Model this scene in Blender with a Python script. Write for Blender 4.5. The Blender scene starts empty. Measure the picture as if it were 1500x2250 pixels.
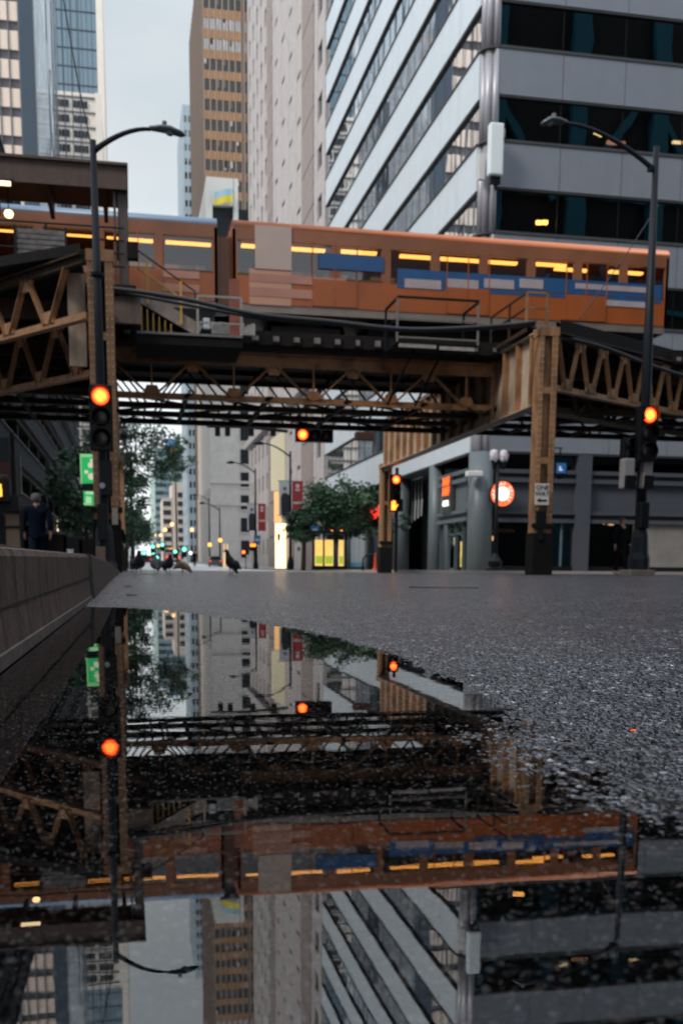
import bpy, math, random
import numpy as np
from math import sin, cos, tan, atan, radians, pi, sqrt
from mathutils import Vector, Matrix
random.seed(7); np.random.seed(7)
S = bpy.context.scene
COL = S.collection

# ---------------------------------------------------------------- camera
FPX, PPX, PPY, CH = 2300.0, 750.0, 1618.0, 0.14
YAW, PITCH, ROLL = atan(.1976), radians(9), radians(.4)
fh = Vector((sin(YAW), cos(YAW), 0)); rt = Vector((cos(YAW), -sin(YAW), 0)); zz = Vector((0, 0, 1))
FW = cos(PITCH)*fh - sin(PITCH)*zz
UP0 = sin(PITCH)*fh + cos(PITCH)*zz
RI = cos(ROLL)*rt + sin(ROLL)*UP0
UP = cos(ROLL)*UP0 - sin(ROLL)*rt
cam = bpy.data.cameras.new('camera'); camo = bpy.data.objects.new('camera', cam); COL.objects.link(camo)
M = Matrix((RI, UP, -FW)).transposed().to_4x4(); M.translation = Vector((0, 0, CH)); camo.matrix_world = M
cam.sensor_width = 36; cam.sensor_fit = 'AUTO'; cam.lens = FPX/2250*36
cam.shift_y = (PPY-1125)/2250
cam.clip_start = .01; cam.clip_end = 4000
cam.dof.use_dof = True; cam.dof.focus_distance = 1.25; cam.dof.aperture_fstop = 12.5
S.camera = camo

# ---------------------------------------------------------------- world, sun, exposure
SUN_EL, SUN_ROT = radians(40), radians(242)
W = bpy.data.worlds.new('World'); S.world = W; W.use_nodes = True
nt = W.node_tree; nt.nodes.clear()
out = nt.nodes.new('ShaderNodeOutputWorld'); bg = nt.nodes.new('ShaderNodeBackground')
sky = nt.nodes.new('ShaderNodeTexSky'); sky.sky_type = 'NISHITA'; sky.sun_disc = False
sky.sun_elevation = SUN_EL; sky.sun_rotation = SUN_ROT; sky.air_density = 1; sky.dust_density = 3
tc = nt.nodes.new('ShaderNodeTexCoord'); mp = nt.nodes.new('ShaderNodeMapping'); mp.inputs['Scale'].default_value = (1, 1, 2.5)
nz = nt.nodes.new('ShaderNodeTexNoise'); nz.inputs['Scale'].default_value = 1.7; nz.inputs['Detail'].default_value = 5
cr = nt.nodes.new('ShaderNodeValToRGB')
cr.color_ramp.elements[0].position = .3; cr.color_ramp.elements[0].color = (3.7, 4.9, 5.7, 1)
cr.color_ramp.elements[1].position = .72; cr.color_ramp.elements[1].color = (7.9, 8.2, 8.3, 1)
sp = nt.nodes.new('ShaderNodeSeparateXYZ'); hr = nt.nodes.new('ShaderNodeMapRange')
hr.inputs['From Min'].default_value = .02; hr.inputs['From Max'].default_value = .33
hr.inputs['To Min'].default_value = 1; hr.inputs['To Max'].default_value = 0
mh = nt.nodes.new('ShaderNodeMixRGB'); mh.inputs['Color2'].default_value = (12.5, 13.2, 13.5, 1)
mx = nt.nodes.new('ShaderNodeMixRGB'); mx.inputs['Fac'].default_value = .93
L = nt.links.new
L(tc.outputs['Generated'], mp.inputs['Vector']); L(mp.outputs[0], nz.inputs['Vector']); L(nz.outputs['Fac'], cr.inputs['Fac'])
L(tc.outputs['Generated'], sp.inputs[0]); L(sp.outputs['Z'], hr.inputs['Value'])
L(cr.outputs[0], mh.inputs['Color1']); L(hr.outputs[0], mh.inputs['Fac'])
zr = nt.nodes.new('ShaderNodeMapRange'); zr.inputs['From Min'].default_value = .42; zr.inputs['From Max'].default_value = .85
mz = nt.nodes.new('ShaderNodeMixRGB'); mz.inputs['Color2'].default_value = (13.2, 14.6, 16.2, 1)   # overcast: brightest overhead
L(sp.outputs['Z'], zr.inputs['Value']); L(zr.outputs[0], mz.inputs['Fac']); L(mh.outputs[0], mz.inputs['Color1'])
L(sky.outputs[0], mx.inputs['Color1']); L(mz.outputs[0], mx.inputs['Color2'])
L(mx.outputs[0], bg.inputs['Color']); bg.inputs['Strength'].default_value = .1
L(bg.outputs[0], out.inputs['Surface'])
sl = bpy.data.lights.new('sun', 'SUN'); sl.energy = 2.0; sl.angle = radians(16); sl.color = (1, .90, .79)
so = bpy.data.objects.new('sun', sl); COL.objects.link(so)
sd = Vector((-cos(SUN_EL)*.88, -cos(SUN_EL)*.475, sin(SUN_EL)))
so.rotation_euler = sd.to_track_quat('Z', 'Y').to_euler()
S.view_settings.view_transform = 'Standard'; S.view_settings.look = 'None'
S.view_settings.gamma = 1; S.view_settings.exposure = 0.15
S.render.engine = 'CYCLES'
S.cycles.use_denoising = True; S.cycles.max_bounces = 7; S.cycles.transparent_max_bounces = 10
S.cycles.sample_clamp_indirect = 6; S.cycles.caustics_reflective = False; S.cycles.caustics_refractive = False

# ---------------------------------------------------------------- a photo point on a real plane
def ray(x, y): return FW + RI*((x-PPX)/FPX) + UP*((PPY-y)/FPX)
C0 = Vector((0, 0, CH))
def at_y(x, y, Y): d = ray(x, y); return C0 + d*(Y/d.y)
def at_x(x, y, X): d = ray(x, y); return C0 + d*(X/d.x)

# ---------------------------------------------------------------- materials
MATS = {}
def pm(name, col, rough=.6, var=.15, scale=3.0, bump=0.0, metal=0.0, emit=None, es=0.0, stain=0.0, stain_col=(.03, .02, .015), spec=.5, sm=(6, 6, .7)):
    if name in MATS: return MATS[name]
    m = bpy.data.materials.new(name); m.use_nodes = True; t = m.node_tree; b = t.nodes['Principled BSDF']
    b.inputs['Roughness'].default_value = rough; b.inputs['Metallic'].default_value = metal
    b.inputs['Specular IOR Level'].default_value = spec
    tc = t.nodes.new('ShaderNodeTexCoord'); n = t.nodes.new('ShaderNodeTexNoise')
    n.inputs['Scale'].default_value = scale; n.inputs['Detail'].default_value = 6; n.inputs['Roughness'].default_value = .65
    t.links.new(tc.outputs['Object'], n.inputs['Vector'])
    mr = t.nodes.new('ShaderNodeMapRange'); mr.inputs['From Min'].default_value = .25; mr.inputs['From Max'].default_value = .75
    mr.inputs['To Min'].default_value = 1-var; mr.inputs['To Max'].default_value = 1+var
    t.links.new(n.outputs['Fac'], mr.inputs['Value'])
    mu = t.nodes.new('ShaderNodeVectorMath'); mu.operation = 'SCALE'; mu.inputs[0].default_value = col
    t.links.new(mr.outputs[0], mu.inputs['Scale']); last = mu.outputs[0]
    if stain > 0:
        mp = t.nodes.new('ShaderNodeMapping'); mp.inputs['Scale'].default_value = sm
        n2 = t.nodes.new('ShaderNodeTexNoise'); n2.inputs['Scale'].default_value = 1.2; n2.inputs['Detail'].default_value = 7
        t.links.new(tc.outputs['Object'], mp.inputs['Vector']); t.links.new(mp.outputs[0], n2.inputs['Vector'])
        r2 = t.nodes.new('ShaderNodeMapRange'); r2.inputs['From Min'].default_value = .5; r2.inputs['From Max'].default_value = .72
        r2.inputs['To Max'].default_value = stain
        t.links.new(n2.outputs['Fac'], r2.inputs['Value'])
        mm = t.nodes.new('ShaderNodeMixRGB'); mm.inputs['Color2'].default_value = (*stain_col, 1)
        t.links.new(r2.outputs[0], mm.inputs['Fac']); t.links.new(last, mm.inputs['Color1']); last = mm.outputs[0]
    t.links.new(last, b.inputs['Base Color'])
    if bump > 0:
        bp = t.nodes.new('ShaderNodeBump'); bp.inputs['Strength'].default_value = bump; bp.inputs['Distance'].default_value = .05
        t.links.new(n.outputs['Fac'], bp.inputs['Height']); t.links.new(bp.outputs[0], b.inputs['Normal'])
    if emit: b.inputs['Emission Color'].default_value = (*emit, 1); b.inputs['Emission Strength'].default_value = es
    MATS[name] = m; return m
def glow(name, col, s): return pm(name, (.02, .02, .02), emit=col, es=s, rough=.3)
def glass(name, tint=(.05, .06, .07), base=.12, rough=.02, wave=.25, ws=(.8, .8, .25), trans=True, dist=.03):
    m = bpy.data.materials.new(name); m.use_nodes = True; t = m.node_tree; t.nodes.clear()
    o = t.nodes.new('ShaderNodeOutputMaterial'); g = t.nodes.new('ShaderNodeBsdfGlossy'); g.inputs['Roughness'].default_value = rough
    g.inputs['Color'].default_value = (.92, .96, 1, 1)
    if trans: d = t.nodes.new('ShaderNodeBsdfTransparent'); d.inputs['Color'].default_value = (*tint, 1)
    else: d = t.nodes.new('ShaderNodeBsdfDiffuse'); d.inputs['Color'].default_value = (*tint, 1)
    f = t.nodes.new('ShaderNodeFresnel'); f.inputs['IOR'].default_value = 1.5
    mr = t.nodes.new('ShaderNodeMapRange'); mr.inputs['To Min'].default_value = base; mr.inputs['To Max'].default_value = 1
    tc = t.nodes.new('ShaderNodeTexCoord'); mp = t.nodes.new('ShaderNodeMapping'); mp.inputs['Scale'].default_value = ws
    n = t.nodes.new('ShaderNodeTexNoise'); n.inputs['Scale'].default_value = 1; n.inputs['Detail'].default_value = 2
    bp = t.nodes.new('ShaderNodeBump'); bp.inputs['Strength'].default_value = wave; bp.inputs['Distance'].default_value = dist
    k = t.links.new
    k(tc.outputs['Object'], mp.inputs['Vector']); k(mp.outputs[0], n.inputs['Vector']); k(n.outputs['Fac'], bp.inputs['Height'])
    k(bp.outputs[0], g.inputs['Normal']); k(f.outputs[0], mr.inputs['Value'])
    mx = t.nodes.new('ShaderNodeMixShader'); k(mr.outputs[0], mx.inputs['Fac']); k(d.outputs[0], mx.inputs[1]); k(g.outputs[0], mx.inputs[2])
    k(mx.outputs[0], o.inputs['Surface']); MATS[name] = m; return m

TAN = pm('tan_steel_paint', (.34, .185, .095), .5, .25, 5, .15, stain=.8, stain_col=(.06, .033, .02), sm=(2.2, 2.2, .9), spec=.3)
TAN_L = pm('pale_tan_steel_paint', (.46, .37, .29), .5, .2, 4, .1, stain=.6, stain_col=(.08, .045, .03), sm=(2, 2, .6))
TAN_M = pm('rusty_truss_paint', (.34, .165, .07), .5, .25, 5, .15, stain=.8, stain_col=(.05, .028, .016), sm=(2, 2, 1.2), spec=.3)
TAN_D = pm('shaded_tan_steel', (.045, .027, .017), .6, .3, 5, .15, stain=.8, stain_col=(.012, .009, .008), spec=.2)  # darker copy of the tan, shade behind and under the deck painted in
BLK_SHADE = pm('black_shade_steel', (.011, .0105, .011), .7, .3, 4, .1, spec=.12)  # near-black with underside shade put into the colour; plain black parts share it
TIMBER = pm('creosoted_timber', (.016, .014, .014), .8, .3, 6, .2, spec=.1)
BLACK = pm('black_enamel', (.007, .009, .012), .45, .2, 6, spec=.2)
POLE = pm('dark_pole_paint', (.010, .013, .019), .45, .15, 6, spec=.2)
GREY_RAIL = pm('worn_grey_rail', (.16, .155, .15), .5, .35, 9, .1)
YEL = pm('yellow_rail_paint', (.55, .30, .05), .5, .15, 9)
PANEL = pm('sky_lit_metal_panel', (.70, .79, .87), .35, .05, 1.2, metal=.15, stain=.12, stain_col=(.4, .43, .46), sm=(1, 1, .15))  # street side of the office: its skylight is put into the colour
PANEL_S = pm('shaded_metal_panel', (.21, .23, .27), .45, .06, 1.2, metal=.1, stain=.15, stain_col=(.14, .15, .17), sm=(.8, .8, .15))  # same panels on the shaded side, the shade put into the colour
JOINT = pm('dark_joint', (.05, .05, .055), .7, .1)
GL_A = glass('street_glass', (.03, .04, .05), .66, .01, .35, (.55, .35, .12))
GL_B = glass('dark_glass', (.10, .11, .12), .09, .012, .3, (.35, .35, .3))
GL_F = glass('far_glass', (.03, .045, .055), .15, .04, .2, (.5, .5, .5), trans=False)
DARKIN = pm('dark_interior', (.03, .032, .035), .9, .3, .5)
STONE = pm('grey_pink_stone', (.46, .435, .44), .8, .12, 1.5, .1, stain=.25, stain_col=(.15, .13, .13))
STONE_D = pm('brown_grey_stone', (.30, .255, .245), .8, .15, 1.5, .1, stain=.3, stain_col=(.08, .07, .07))
LIME = pm('pale_limestone', (.68, .64, .60), .85, .1, .6, .05, stain=.3, stain_col=(.3, .27, .25))
SLOT = pm('window_dark', (.02, .025, .032), .15, .2, 1)

# ---------------------------------------------------------------- objects
def tag(o, label=None, cat=None, group=None, kind=None):
    if label: o['label'] = label
    if cat: o['category'] = cat
    if group: o['group'] = group
    if kind: o['kind'] = kind
    return o
def empty(name, loc, label=None, cat=None, group=None, rz=0):
    o = bpy.data.objects.new(name, None); COL.objects.link(o); o.location = loc; o.rotation_euler = (0, 0, rz)
    o.empty_display_size = .2
    return tag(o, label, cat, group)
def copy_tree(o, parent=None):
    c = o.copy(); COL.objects.link(c)
    if parent: c.parent = parent
    for ch in [x for x in bpy.data.objects if x.parent == o]: copy_tree(ch, c)
    return c
SPLIT = {'column', 'post', 'window_poster', 'string_course', 'gusset_plate', 'clamp', 'hanger', 'band_clamp', 'yellow_rail', 'toe_board', 'strut'}
class MB:
    def __init__(s): s.v = []; s.f = []
    def box(s, x0, y0, z0, x1, y1, z1):
        n = len(s.v)
        if x0 > x1: x0, x1 = x1, x0
        if y0 > y1: y0, y1 = y1, y0
        if z0 > z1: z0, z1 = z1, z0
        s.v += [(x0,y0,z0),(x1,y0,z0),(x1,y1,z0),(x0,y1,z0),(x0,y0,z1),(x1,y0,z1),(x1,y1,z1),(x0,y1,z1)]
        s.f += [(n,n+3,n+2,n+1),(n+4,n+5,n+6,n+7),(n,n+1,n+5,n+4),(n+1,n+2,n+6,n+5),(n+2,n+3,n+7,n+6),(n+3,n,n+4,n+7)]
        return s
    def bar(s, a, b, w, h=None, up=(0, 0, 1)):
        h = h or w; a = Vector(a); b = Vector(b); d = (b-a).normalized(); u = Vector(up)
        if abs(d.dot(u)) > .98: u = Vector((0, 1, 0))
        r = d.cross(u).normalized(); u = r.cross(d).normalized(); n = len(s.v)
        for p in (a, b):
            for i, j in ((-1,-1),(1,-1),(1,1),(-1,1)): s.v.append(tuple(p + r*(w/2*i) + u*(h/2*j)))
        s.f += [(n,n+1,n+2,n+3),(n+7,n+6,n+5,n+4),(n,n+4,n+5,n+1),(n+1,n+5,n+6,n+2),(n+2,n+6,n+7,n+3),(n+3,n+7,n+4,n)]
        return s
    def tube(s, pts, rad, seg=10, cap=True):
        pts = [Vector(p) for p in pts]; n0 = len(s.v); m = len(pts)
        rad = rad if isinstance(rad, (list, tuple)) else [rad]*m
        prev = None
        for i, p in enumerate(pts):
            d = (pts[min(i+1, m-1)] - pts[max(i-1, 0)]).normalized()
            if prev is None: u = Vector((0, 0, 1)) if abs(d.z) < .9 else Vector((1, 0, 0))
            else: u = prev
            r = d.cross(u).normalized(); u = r.cross(d).normalized(); prev = u
            rr = rad[i]; ra, rb = rr if isinstance(rr, tuple) else (rr, rr)
            for k in range(seg):
                a = 2*pi*k/seg; s.v.append(tuple(p + r*(cos(a)*ra) + u*(sin(a)*rb)))
        for i in range(m-1):
            for k in range(seg):
                a = n0+i*seg+k; b = n0+i*seg+(k+1) % seg
                s.f.append((a, b, b+seg, a+seg))
        if cap:
            s.f.append(tuple(range(n0, n0+seg))[::-1]); s.f.append(tuple(range(n0+(m-1)*seg, n0+m*seg)))
        return s
    def lathe(s, c, prof, seg=16):
        return s.tube([(c[0], c[1], c[2]+z) for r, z in prof], [max(r, .0005) for r, z in prof], seg)
    def quad(s, a, b, c, d):
        n = len(s.v); s.v += [tuple(a), tuple(b), tuple(c), tuple(d)]; s.f.append((n, n+1, n+2, n+3)); return s
    def disc(s, c, nrm, r, th, seg=20, r2=None):
        nrm = Vector(nrm).normalized(); c = Vector(c)
        return s.tube([c, c+nrm*th], [r, r if r2 is None else r2], seg)
    def dome(s, c, nrm, r):
        nrm = Vector(nrm).normalized(); c = Vector(c)
        return s.tube([c, c+nrm*r*.6], [r, r*.55], 6)
    def islands(s):
        p = list(range(len(s.v)))
        def find(a):
            while p[a] != a: p[a] = p[p[a]]; a = p[a]
            return a
        for f in s.f:
            for a in f[1:]: p[find(a)] = find(f[0])
        g = {}
        for f in s.f: g.setdefault(find(f[0]), []).append(f)
        out_ = []
        for fs in g.values():
            m = MB(); mp_i = {}
            for f in fs:
                for a in f:
                    if a not in mp_i: mp_i[a] = len(m.v); m.v.append(s.v[a])
                m.f.append(tuple(mp_i[a] for a in f))
            out_.append(m)
        return out_
    def build(s, name, mat, parent=None, smooth=False, bevel=0):
        if parent is not None and name in SPLIT and not parent.name.startswith('elevated'):
            isl = s.islands()
            if 1 < len(isl) <= 40: return [m.build(name, mat, parent, smooth, bevel) for m in isl][0]
        me = bpy.data.meshes.new(name); me.from_pydata([tuple(v) for v in s.v], [], s.f); me.materials.append(mat)
        if smooth: me.polygons.foreach_set('use_smooth', [True]*len(me.polygons))
        o = bpy.data.objects.new(name, me); COL.objects.link(o)
        if parent:
            o.parent = parent
            o.matrix_parent_inverse = Matrix.Identity(4)
            mi = Matrix.Translation(parent_loc(parent)).inverted() if not parent.get('_local') else None
            if mi: me.transform(mi)
        if bevel:
            bv = o.modifiers.new('bevel', 'BEVEL'); bv.width = bevel; bv.segments = 2; bv.limit_method = 'ANGLE'
        return o
def parent_loc(p):
    v = Vector((0, 0, 0))
    while p is not None:
        v = v + p.location; p = p.parent
    return v
# meshes are given in world coordinates and moved into the parent's frame (parents only translate),
# prototypes that get turned are flagged _local and given in their own frame
def proto(name, label=None, cat=None, group=None):
    o = empty(name, (0, 0, 0), label, cat, group); return o
def text(name, s, loc, size, mat, parent=None, rot=(pi/2, 0, 0), ext=.01, align='CENTER', xs=1.0):
    cu = bpy.data.curves.new(name, 'FONT'); cu.body = s; cu.size = size; cu.extrude = ext; cu.align_x = align; cu.align_y = 'CENTER'
    cu.materials.append(mat); cu.resolution_u = 3
    tmp = bpy.data.objects.new('tmp', cu); COL.objects.link(tmp)
    me = bpy.data.meshes.new_from_object(tmp.evaluated_get(bpy.context.evaluated_depsgraph_get())); me.name = name
    bpy.data.objects.remove(tmp); bpy.data.curves.remove(cu)
    if not me.materials: me.materials.append(mat)
    o = bpy.data.objects.new(name, me); COL.objects.link(o); o.rotation_euler = rot; o.scale = (xs, 1, 1)
    loc = Vector(loc)
    if parent: o.parent = parent; loc = loc - parent_loc(parent)
    o.location = loc
    return o

# ================================================================ GROUND
PUD = [(-.6, 4.25), (-.06, 3.98), (.09, 3.76), (.18, 3.48), (.27, 3.13), (.35, 2.80), (.405, 2.45), (.43, 2.1), (.44, 1.81),
       (.43, 1.55), (.425, 1.33), (.415, 1.13), (.395, 1.0), (.375, .90), (.36, .80), (.35, .70), (.35, .58), (.38, .42), (.40, .2), (.40, .0), (.35, -.5), (.2, -1.2), (-.6, -1.6)]
def sdist(X, Y):
    d = np.full(X.shape, 1e9); inside = np.zeros(X.shape, bool); n = len(PUD)
    for i in range(n):
        x0, y0 = PUD[i]; x1, y1 = PUD[(i+1) % n]; dx, dy = x1-x0, y1-y0
        t = np.clip(((X-x0)*dx+(Y-y0)*dy)/(dx*dx+dy*dy), 0, 1)
        d = np.minimum(d, np.hypot(X-x0-t*dx, Y-y0-t*dy))
        c = ((y0 > Y) != (y1 > Y)) & (X < (x1-x0)*(Y-y0)/(y1-y0+1e-12)+x0)
        inside ^= c
    return np.where(inside, -d, d)
def sstep(a, b, x): t = np.clip((x-a)/(b-a), 0, 1); return t*t*(3-2*t)
def hash2(i, j, k):
    v = np.sin(i*127.1+j*311.7+k*74.7)*43758.5453; return v-np.floor(v)
def vnoise(X, Y, s, k=0):
    x = X/s; y = Y/s; i = np.floor(x); j = np.floor(y); u = x-i; v = y-j; u = u*u*(3-2*u); v = v*v*(3-2*v)
    return (hash2(i, j, k)*(1-u)+hash2(i+1, j, k)*u)*(1-v)+(hash2(i, j+1, k)*(1-u)+hash2(i+1, j+1, k)*u)*v
def stones(X, Y, s):
    x = X/s; y = Y/s; ci = np.floor(x); cj = np.floor(y); best = np.full(X.shape, 9.); hh = np.zeros(X.shape)
    for a in (-1, 0, 1):
        for b in (-1, 0, 1):
            i = ci+a; j = cj+b
            px = i+.15+.7*hash2(i, j, 1); py = j+.15+.7*hash2(i, j, 2); r = .75+.5*hash2(i, j, 3)
            d = np.hypot(x-px, y-py)/r; m = d < best
            best = np.where(m, d, best); hh = np.where(m, .35+.65*hash2(i, j, 4), hh)
    return hh*np.sqrt(np.clip(1-best*best*1.25, 0, 1))
def road_base(X, Y):
    s = sdist(X, Y)
    s = s + (vnoise(X, Y, .16, 5)-.5)*.03*sstep(.2, 1.2, Y) + (vnoise(X, Y, .035, 6)-.5)*.007
    h = np.where(s > 0, .085*(1-np.exp(-np.abs(s)/5.0)), -.012*(1-np.exp(-np.abs(s)/.13)))
    shallow = sstep(.12, .31, X)*sstep(1.15, .8, Y)*sstep(-.4, .1, Y)
    h = h*(1-.84*shallow*sstep(.7, .3, s))
    h = h + 1.75*sstep(75, 270, Y) - .03*sstep(16, 30, Y)*sstep(75, 50, Y)
    return h
def axis(fine0, fine1, step, hi, lo, grow):
    a = list(np.arange(fine0, fine1, step)); s = step
    while a[-1] < hi: s *= grow; a.append(a[-1]+s)
    b = []; s = step*6; x = fine0
    while x > lo: x -= s; s *= 1.5; b.append(x)
    return np.array(b[::-1]+a)
ax = axis(-.24, .78, .0016, 70, -70, 1.022); ay = axis(.2, 1.35, .0017, 520, -60, 1.011)
X, Y = np.meshgrid(ax, ay)
st = .75*stones(X, Y, .0058)+.35*stones(X+3.3, Y+1.7, .012)
amp = .0052*sstep(9, 2.2, Y)*sstep(4, 1.2, X)
Hh = road_base(X, Y) + (st-.46)*amp + (vnoise(X, Y, .03, 9)-.5)*.0012*sstep(9, 2, Y)
Hh = Hh + (vnoise(X, Y, .6, 11)-.5)*.006*sstep(.6, 2.5, X+Y*.2)
ny, nx = X.shape
co = np.stack([X, Y, Hh], -1).reshape(-1, 3).astype(np.float32)
idx = np.arange(nx*ny).reshape(ny, nx)
q = np.stack([idx[:-1, :-1], idx[:-1, 1:], idx[1:, 1:], idx[1:, :-1]], -1).reshape(-1, 4).astype(np.int32)
me = bpy.data.meshes.new('road'); me.vertices.add(len(co)); me.vertices.foreach_set('co', co.ravel())
me.loops.add(q.size); me.loops.foreach_set('vertex_index', q.ravel())
me.polygons.add(len(q)); me.polygons.foreach_set('loop_start', np.arange(0, q.size, 4, dtype=np.int32))
me.polygons.foreach_set('loop_total', np.full(len(q), 4, np.int32)); me.polygons.foreach_set('use_smooth', np.ones(len(q), bool))
me.update(calc_edges=True); me.validate()
def asphalt():
    m = bpy.data.materials.new('wet_asphalt'); m.use_nodes = True; t = m.node_tree; b = t.nodes['Principled BSDF']; k = t.links.new
    N = t.nodes.new
    tc = N('ShaderNodeTexCoord')
    v = N('ShaderNodeTexVoronoi'); v.inputs['Scale'].default_value = 175; k(tc.outputs['Object'], v.inputs['Vector'])
    r = N('ShaderNodeSeparateColor'); k(v.outputs['Color'], r.inputs[0])
    c = N('ShaderNodeValToRGB'); e = c.color_ramp.elements
    e[0].position = 0; e[0].color = (.010, .010, .013, 1); e[1].position = 1; e[1].color = (.50, .44, .43, 1)
    for p_, c_ in ((.42, (.016, .018, .024)), (.70, (.043, .047, .060)), (.88, (.125, .122, .145)), (.96, (.31, .28, .29))):
        x = e.new(p_); x.color = (*c_, 1)
    k(r.outputs[0], c.inputs['Fac'])
    # aggregate seen under the water: mostly tar-dark with scattered pale pebbles
    mp = N('ShaderNodeMapping'); mp.inputs['Scale'].default_value = (1, 1.6, 1); k(tc.outputs['Object'], mp.inputs['Vector'])
    v3 = N('ShaderNodeTexVoronoi'); v3.inputs['Scale'].default_value = 85; v3.voronoi_dimensions = '2D'; k(mp.outputs[0], v3.inputs['Vector'])
    r3 = N('ShaderNodeSeparateColor'); k(v3.outputs['Color'], r3.inputs[0])
    g3 = N('ShaderNodeMapRange'); g3.inputs['From Min'].default_value = .78; g3.inputs['From Max'].default_value = .97
    n4 = N('ShaderNodeTexNoise'); n4.inputs['Scale'].default_value = 5; k(tc.outputs['Object'], n4.inputs['Vector'])
    sx = N('ShaderNodeSeparateXYZ'); k(tc.outputs['Object'], sx.inputs[0]); ma_ = N('ShaderNodeMath'); ma_.operation = 'MULTIPLY_ADD'; ma_.inputs[1].default_value = .45; k(sx.outputs['X'], ma_.inputs[0]); k(r3.outputs[1], ma_.inputs[2])
    mb_ = N('ShaderNodeMath'); mb_.operation = 'MULTIPLY_ADD'; mb_.inputs[1].default_value = .5; k(n4.outputs['Fac'], mb_.inputs[0]); k(ma_.outputs[0], mb_.inputs[2])
    mc_ = N('ShaderNodeMath'); mc_.operation = 'SUBTRACT'; mc_.inputs[1].default_value = .335; k(mb_.outputs[0], mc_.inputs[0]); k(mc_.outputs[0], g3.inputs['Value'])
    d3 = N('ShaderNodeMapRange'); d3.inputs['From Min'].default_value = .36; d3.inputs['From Max'].default_value = .18; k(v3.outputs['Distance'], d3.inputs['Value'])
    m3 = N('ShaderNodeMath'); m3.operation = 'MULTIPLY'; k(g3.outputs[0], m3.inputs[0]); k(d3.outputs[0], m3.inputs[1])
    u3 = N('ShaderNodeMixRGB'); u3.inputs['Color1'].default_value = (.006, .0055, .0055, 1); u3.inputs['Color2'].default_value = (.72, .53, .45, 1); k(m3.outputs[0], u3.inputs['Fac'])
    gp = N('ShaderNodeNewGeometry'); sz = N('ShaderNodeSeparateXYZ'); k(gp.outputs['Position'], sz.inputs[0])
    wz = N('ShaderNodeMapRange'); wz.inputs['From Min'].default_value = -.0002; wz.inputs['From Max'].default_value = .0006; k(sz.outputs['Z'], wz.inputs['Value'])
    wm = N('ShaderNodeMixRGB'); k(wz.outputs[0], wm.inputs['Fac']); k(u3.outputs[0], wm.inputs['Color1'])
    n = N('ShaderNodeTexNoise'); n.inputs['Scale'].default_value = .55; n.inputs['Detail'].default_value = 9; n.inputs['Roughness'].default_value = .7; k(tc.outputs['Object'], n.inputs['Vector'])
    mr = N('ShaderNodeMapRange'); mr.inputs['From Min'].default_value = .3; mr.inputs['From Max'].default_value = .7
    mr.inputs['To Min'].default_value = .55; mr.inputs['To Max'].default_value = 1.35; k(n.outputs['Fac'], mr.inputs['Value'])
    mu = N('ShaderNodeVectorMath'); mu.operation = 'SCALE'; k(c.outputs[0], mu.inputs[0]); k(mr.outputs[0], mu.inputs['Scale'])
    vc = N('ShaderNodeTexVoronoi'); vc.inputs['Scale'].default_value = 38; k(tc.outputs['Object'], vc.inputs['Vector']); rc = N('ShaderNodeSeparateColor'); k(vc.outputs['Color'], rc.inputs[0])
    mr5 = N('ShaderNodeMapRange'); mr5.inputs['To Min'].default_value = .25; mr5.inputs['To Max'].default_value = 1.9; k(rc.outputs[0], mr5.inputs['Value'])
    vd = N('ShaderNodeTexNoise'); vd.inputs['Scale'].default_value = 9; vd.inputs['Detail'].default_value = 4; vd.inputs['Roughness'].default_value = .8; k(tc.outputs['Object'], vd.inputs['Vector'])
    mr6 = N('ShaderNodeMapRange'); mr6.inputs['From Min'].default_value = .3; mr6.inputs['From Max'].default_value = .7; mr6.inputs['To Min'].default_value = .6; mr6.inputs['To Max'].default_value = 1.4; k(vd.outputs['Fac'], mr6.inputs['Value'])
    mm5 = N('ShaderNodeMath'); mm5.operation = 'MULTIPLY'; k(mr5.outputs[0], mm5.inputs[0]); k(mr6.outputs[0], mm5.inputs[1])
    mu5 = N('ShaderNodeVectorMath'); mu5.operation = 'SCALE'; k(mu.outputs[0], mu5.inputs[0]); k(mm5.outputs[0], mu5.inputs['Scale'])
    k(mu5.outputs[0], wm.inputs['Color2']); k(wm.outputs[0], b.inputs['Base Color'])
    r2 = N('ShaderNodeMapRange'); r2.inputs['To Min'].default_value = .12; r2.inputs['To Max'].default_value = .36; k(r.outputs[1], r2.inputs['Value'])
    k(r2.outputs[0], b.inputs['Roughness'])
    v2 = N('ShaderNodeTexVoronoi'); v2.inputs['Scale'].default_value = 175; k(tc.outputs['Object'], v2.inputs['Vector'])
    bp2 = N('ShaderNodeBump'); bp2.inputs['Strength'].default_value = .9; bp2.inputs['Distance'].default_value = .003; bp2.invert = True
    n2 = N('ShaderNodeTexNoise'); n2.inputs['Scale'].default_value = 420; n2.inputs['Detail'].default_value = 2; k(tc.outputs['Object'], n2.inputs['Vector'])
    bp = N('ShaderNodeBump'); bp.inputs['Strength'].default_value = .6; bp.inputs['Distance'].default_value = .001; k(n2.outputs['Fac'], bp.inputs['Height'])
    k(v2.outputs['Distance'], bp2.inputs['Height']); k(bp.outputs[0], bp2.inputs['Normal']); k(bp2.outputs[0], b.inputs['Normal'])
    b.inputs['Specular IOR Level'].default_value = 1.0
    return m
me.materials.append(asphalt())
road = bpy.data.objects.new('road', me); COL.objects.link(road); road['kind'] = 'structure'

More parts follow.
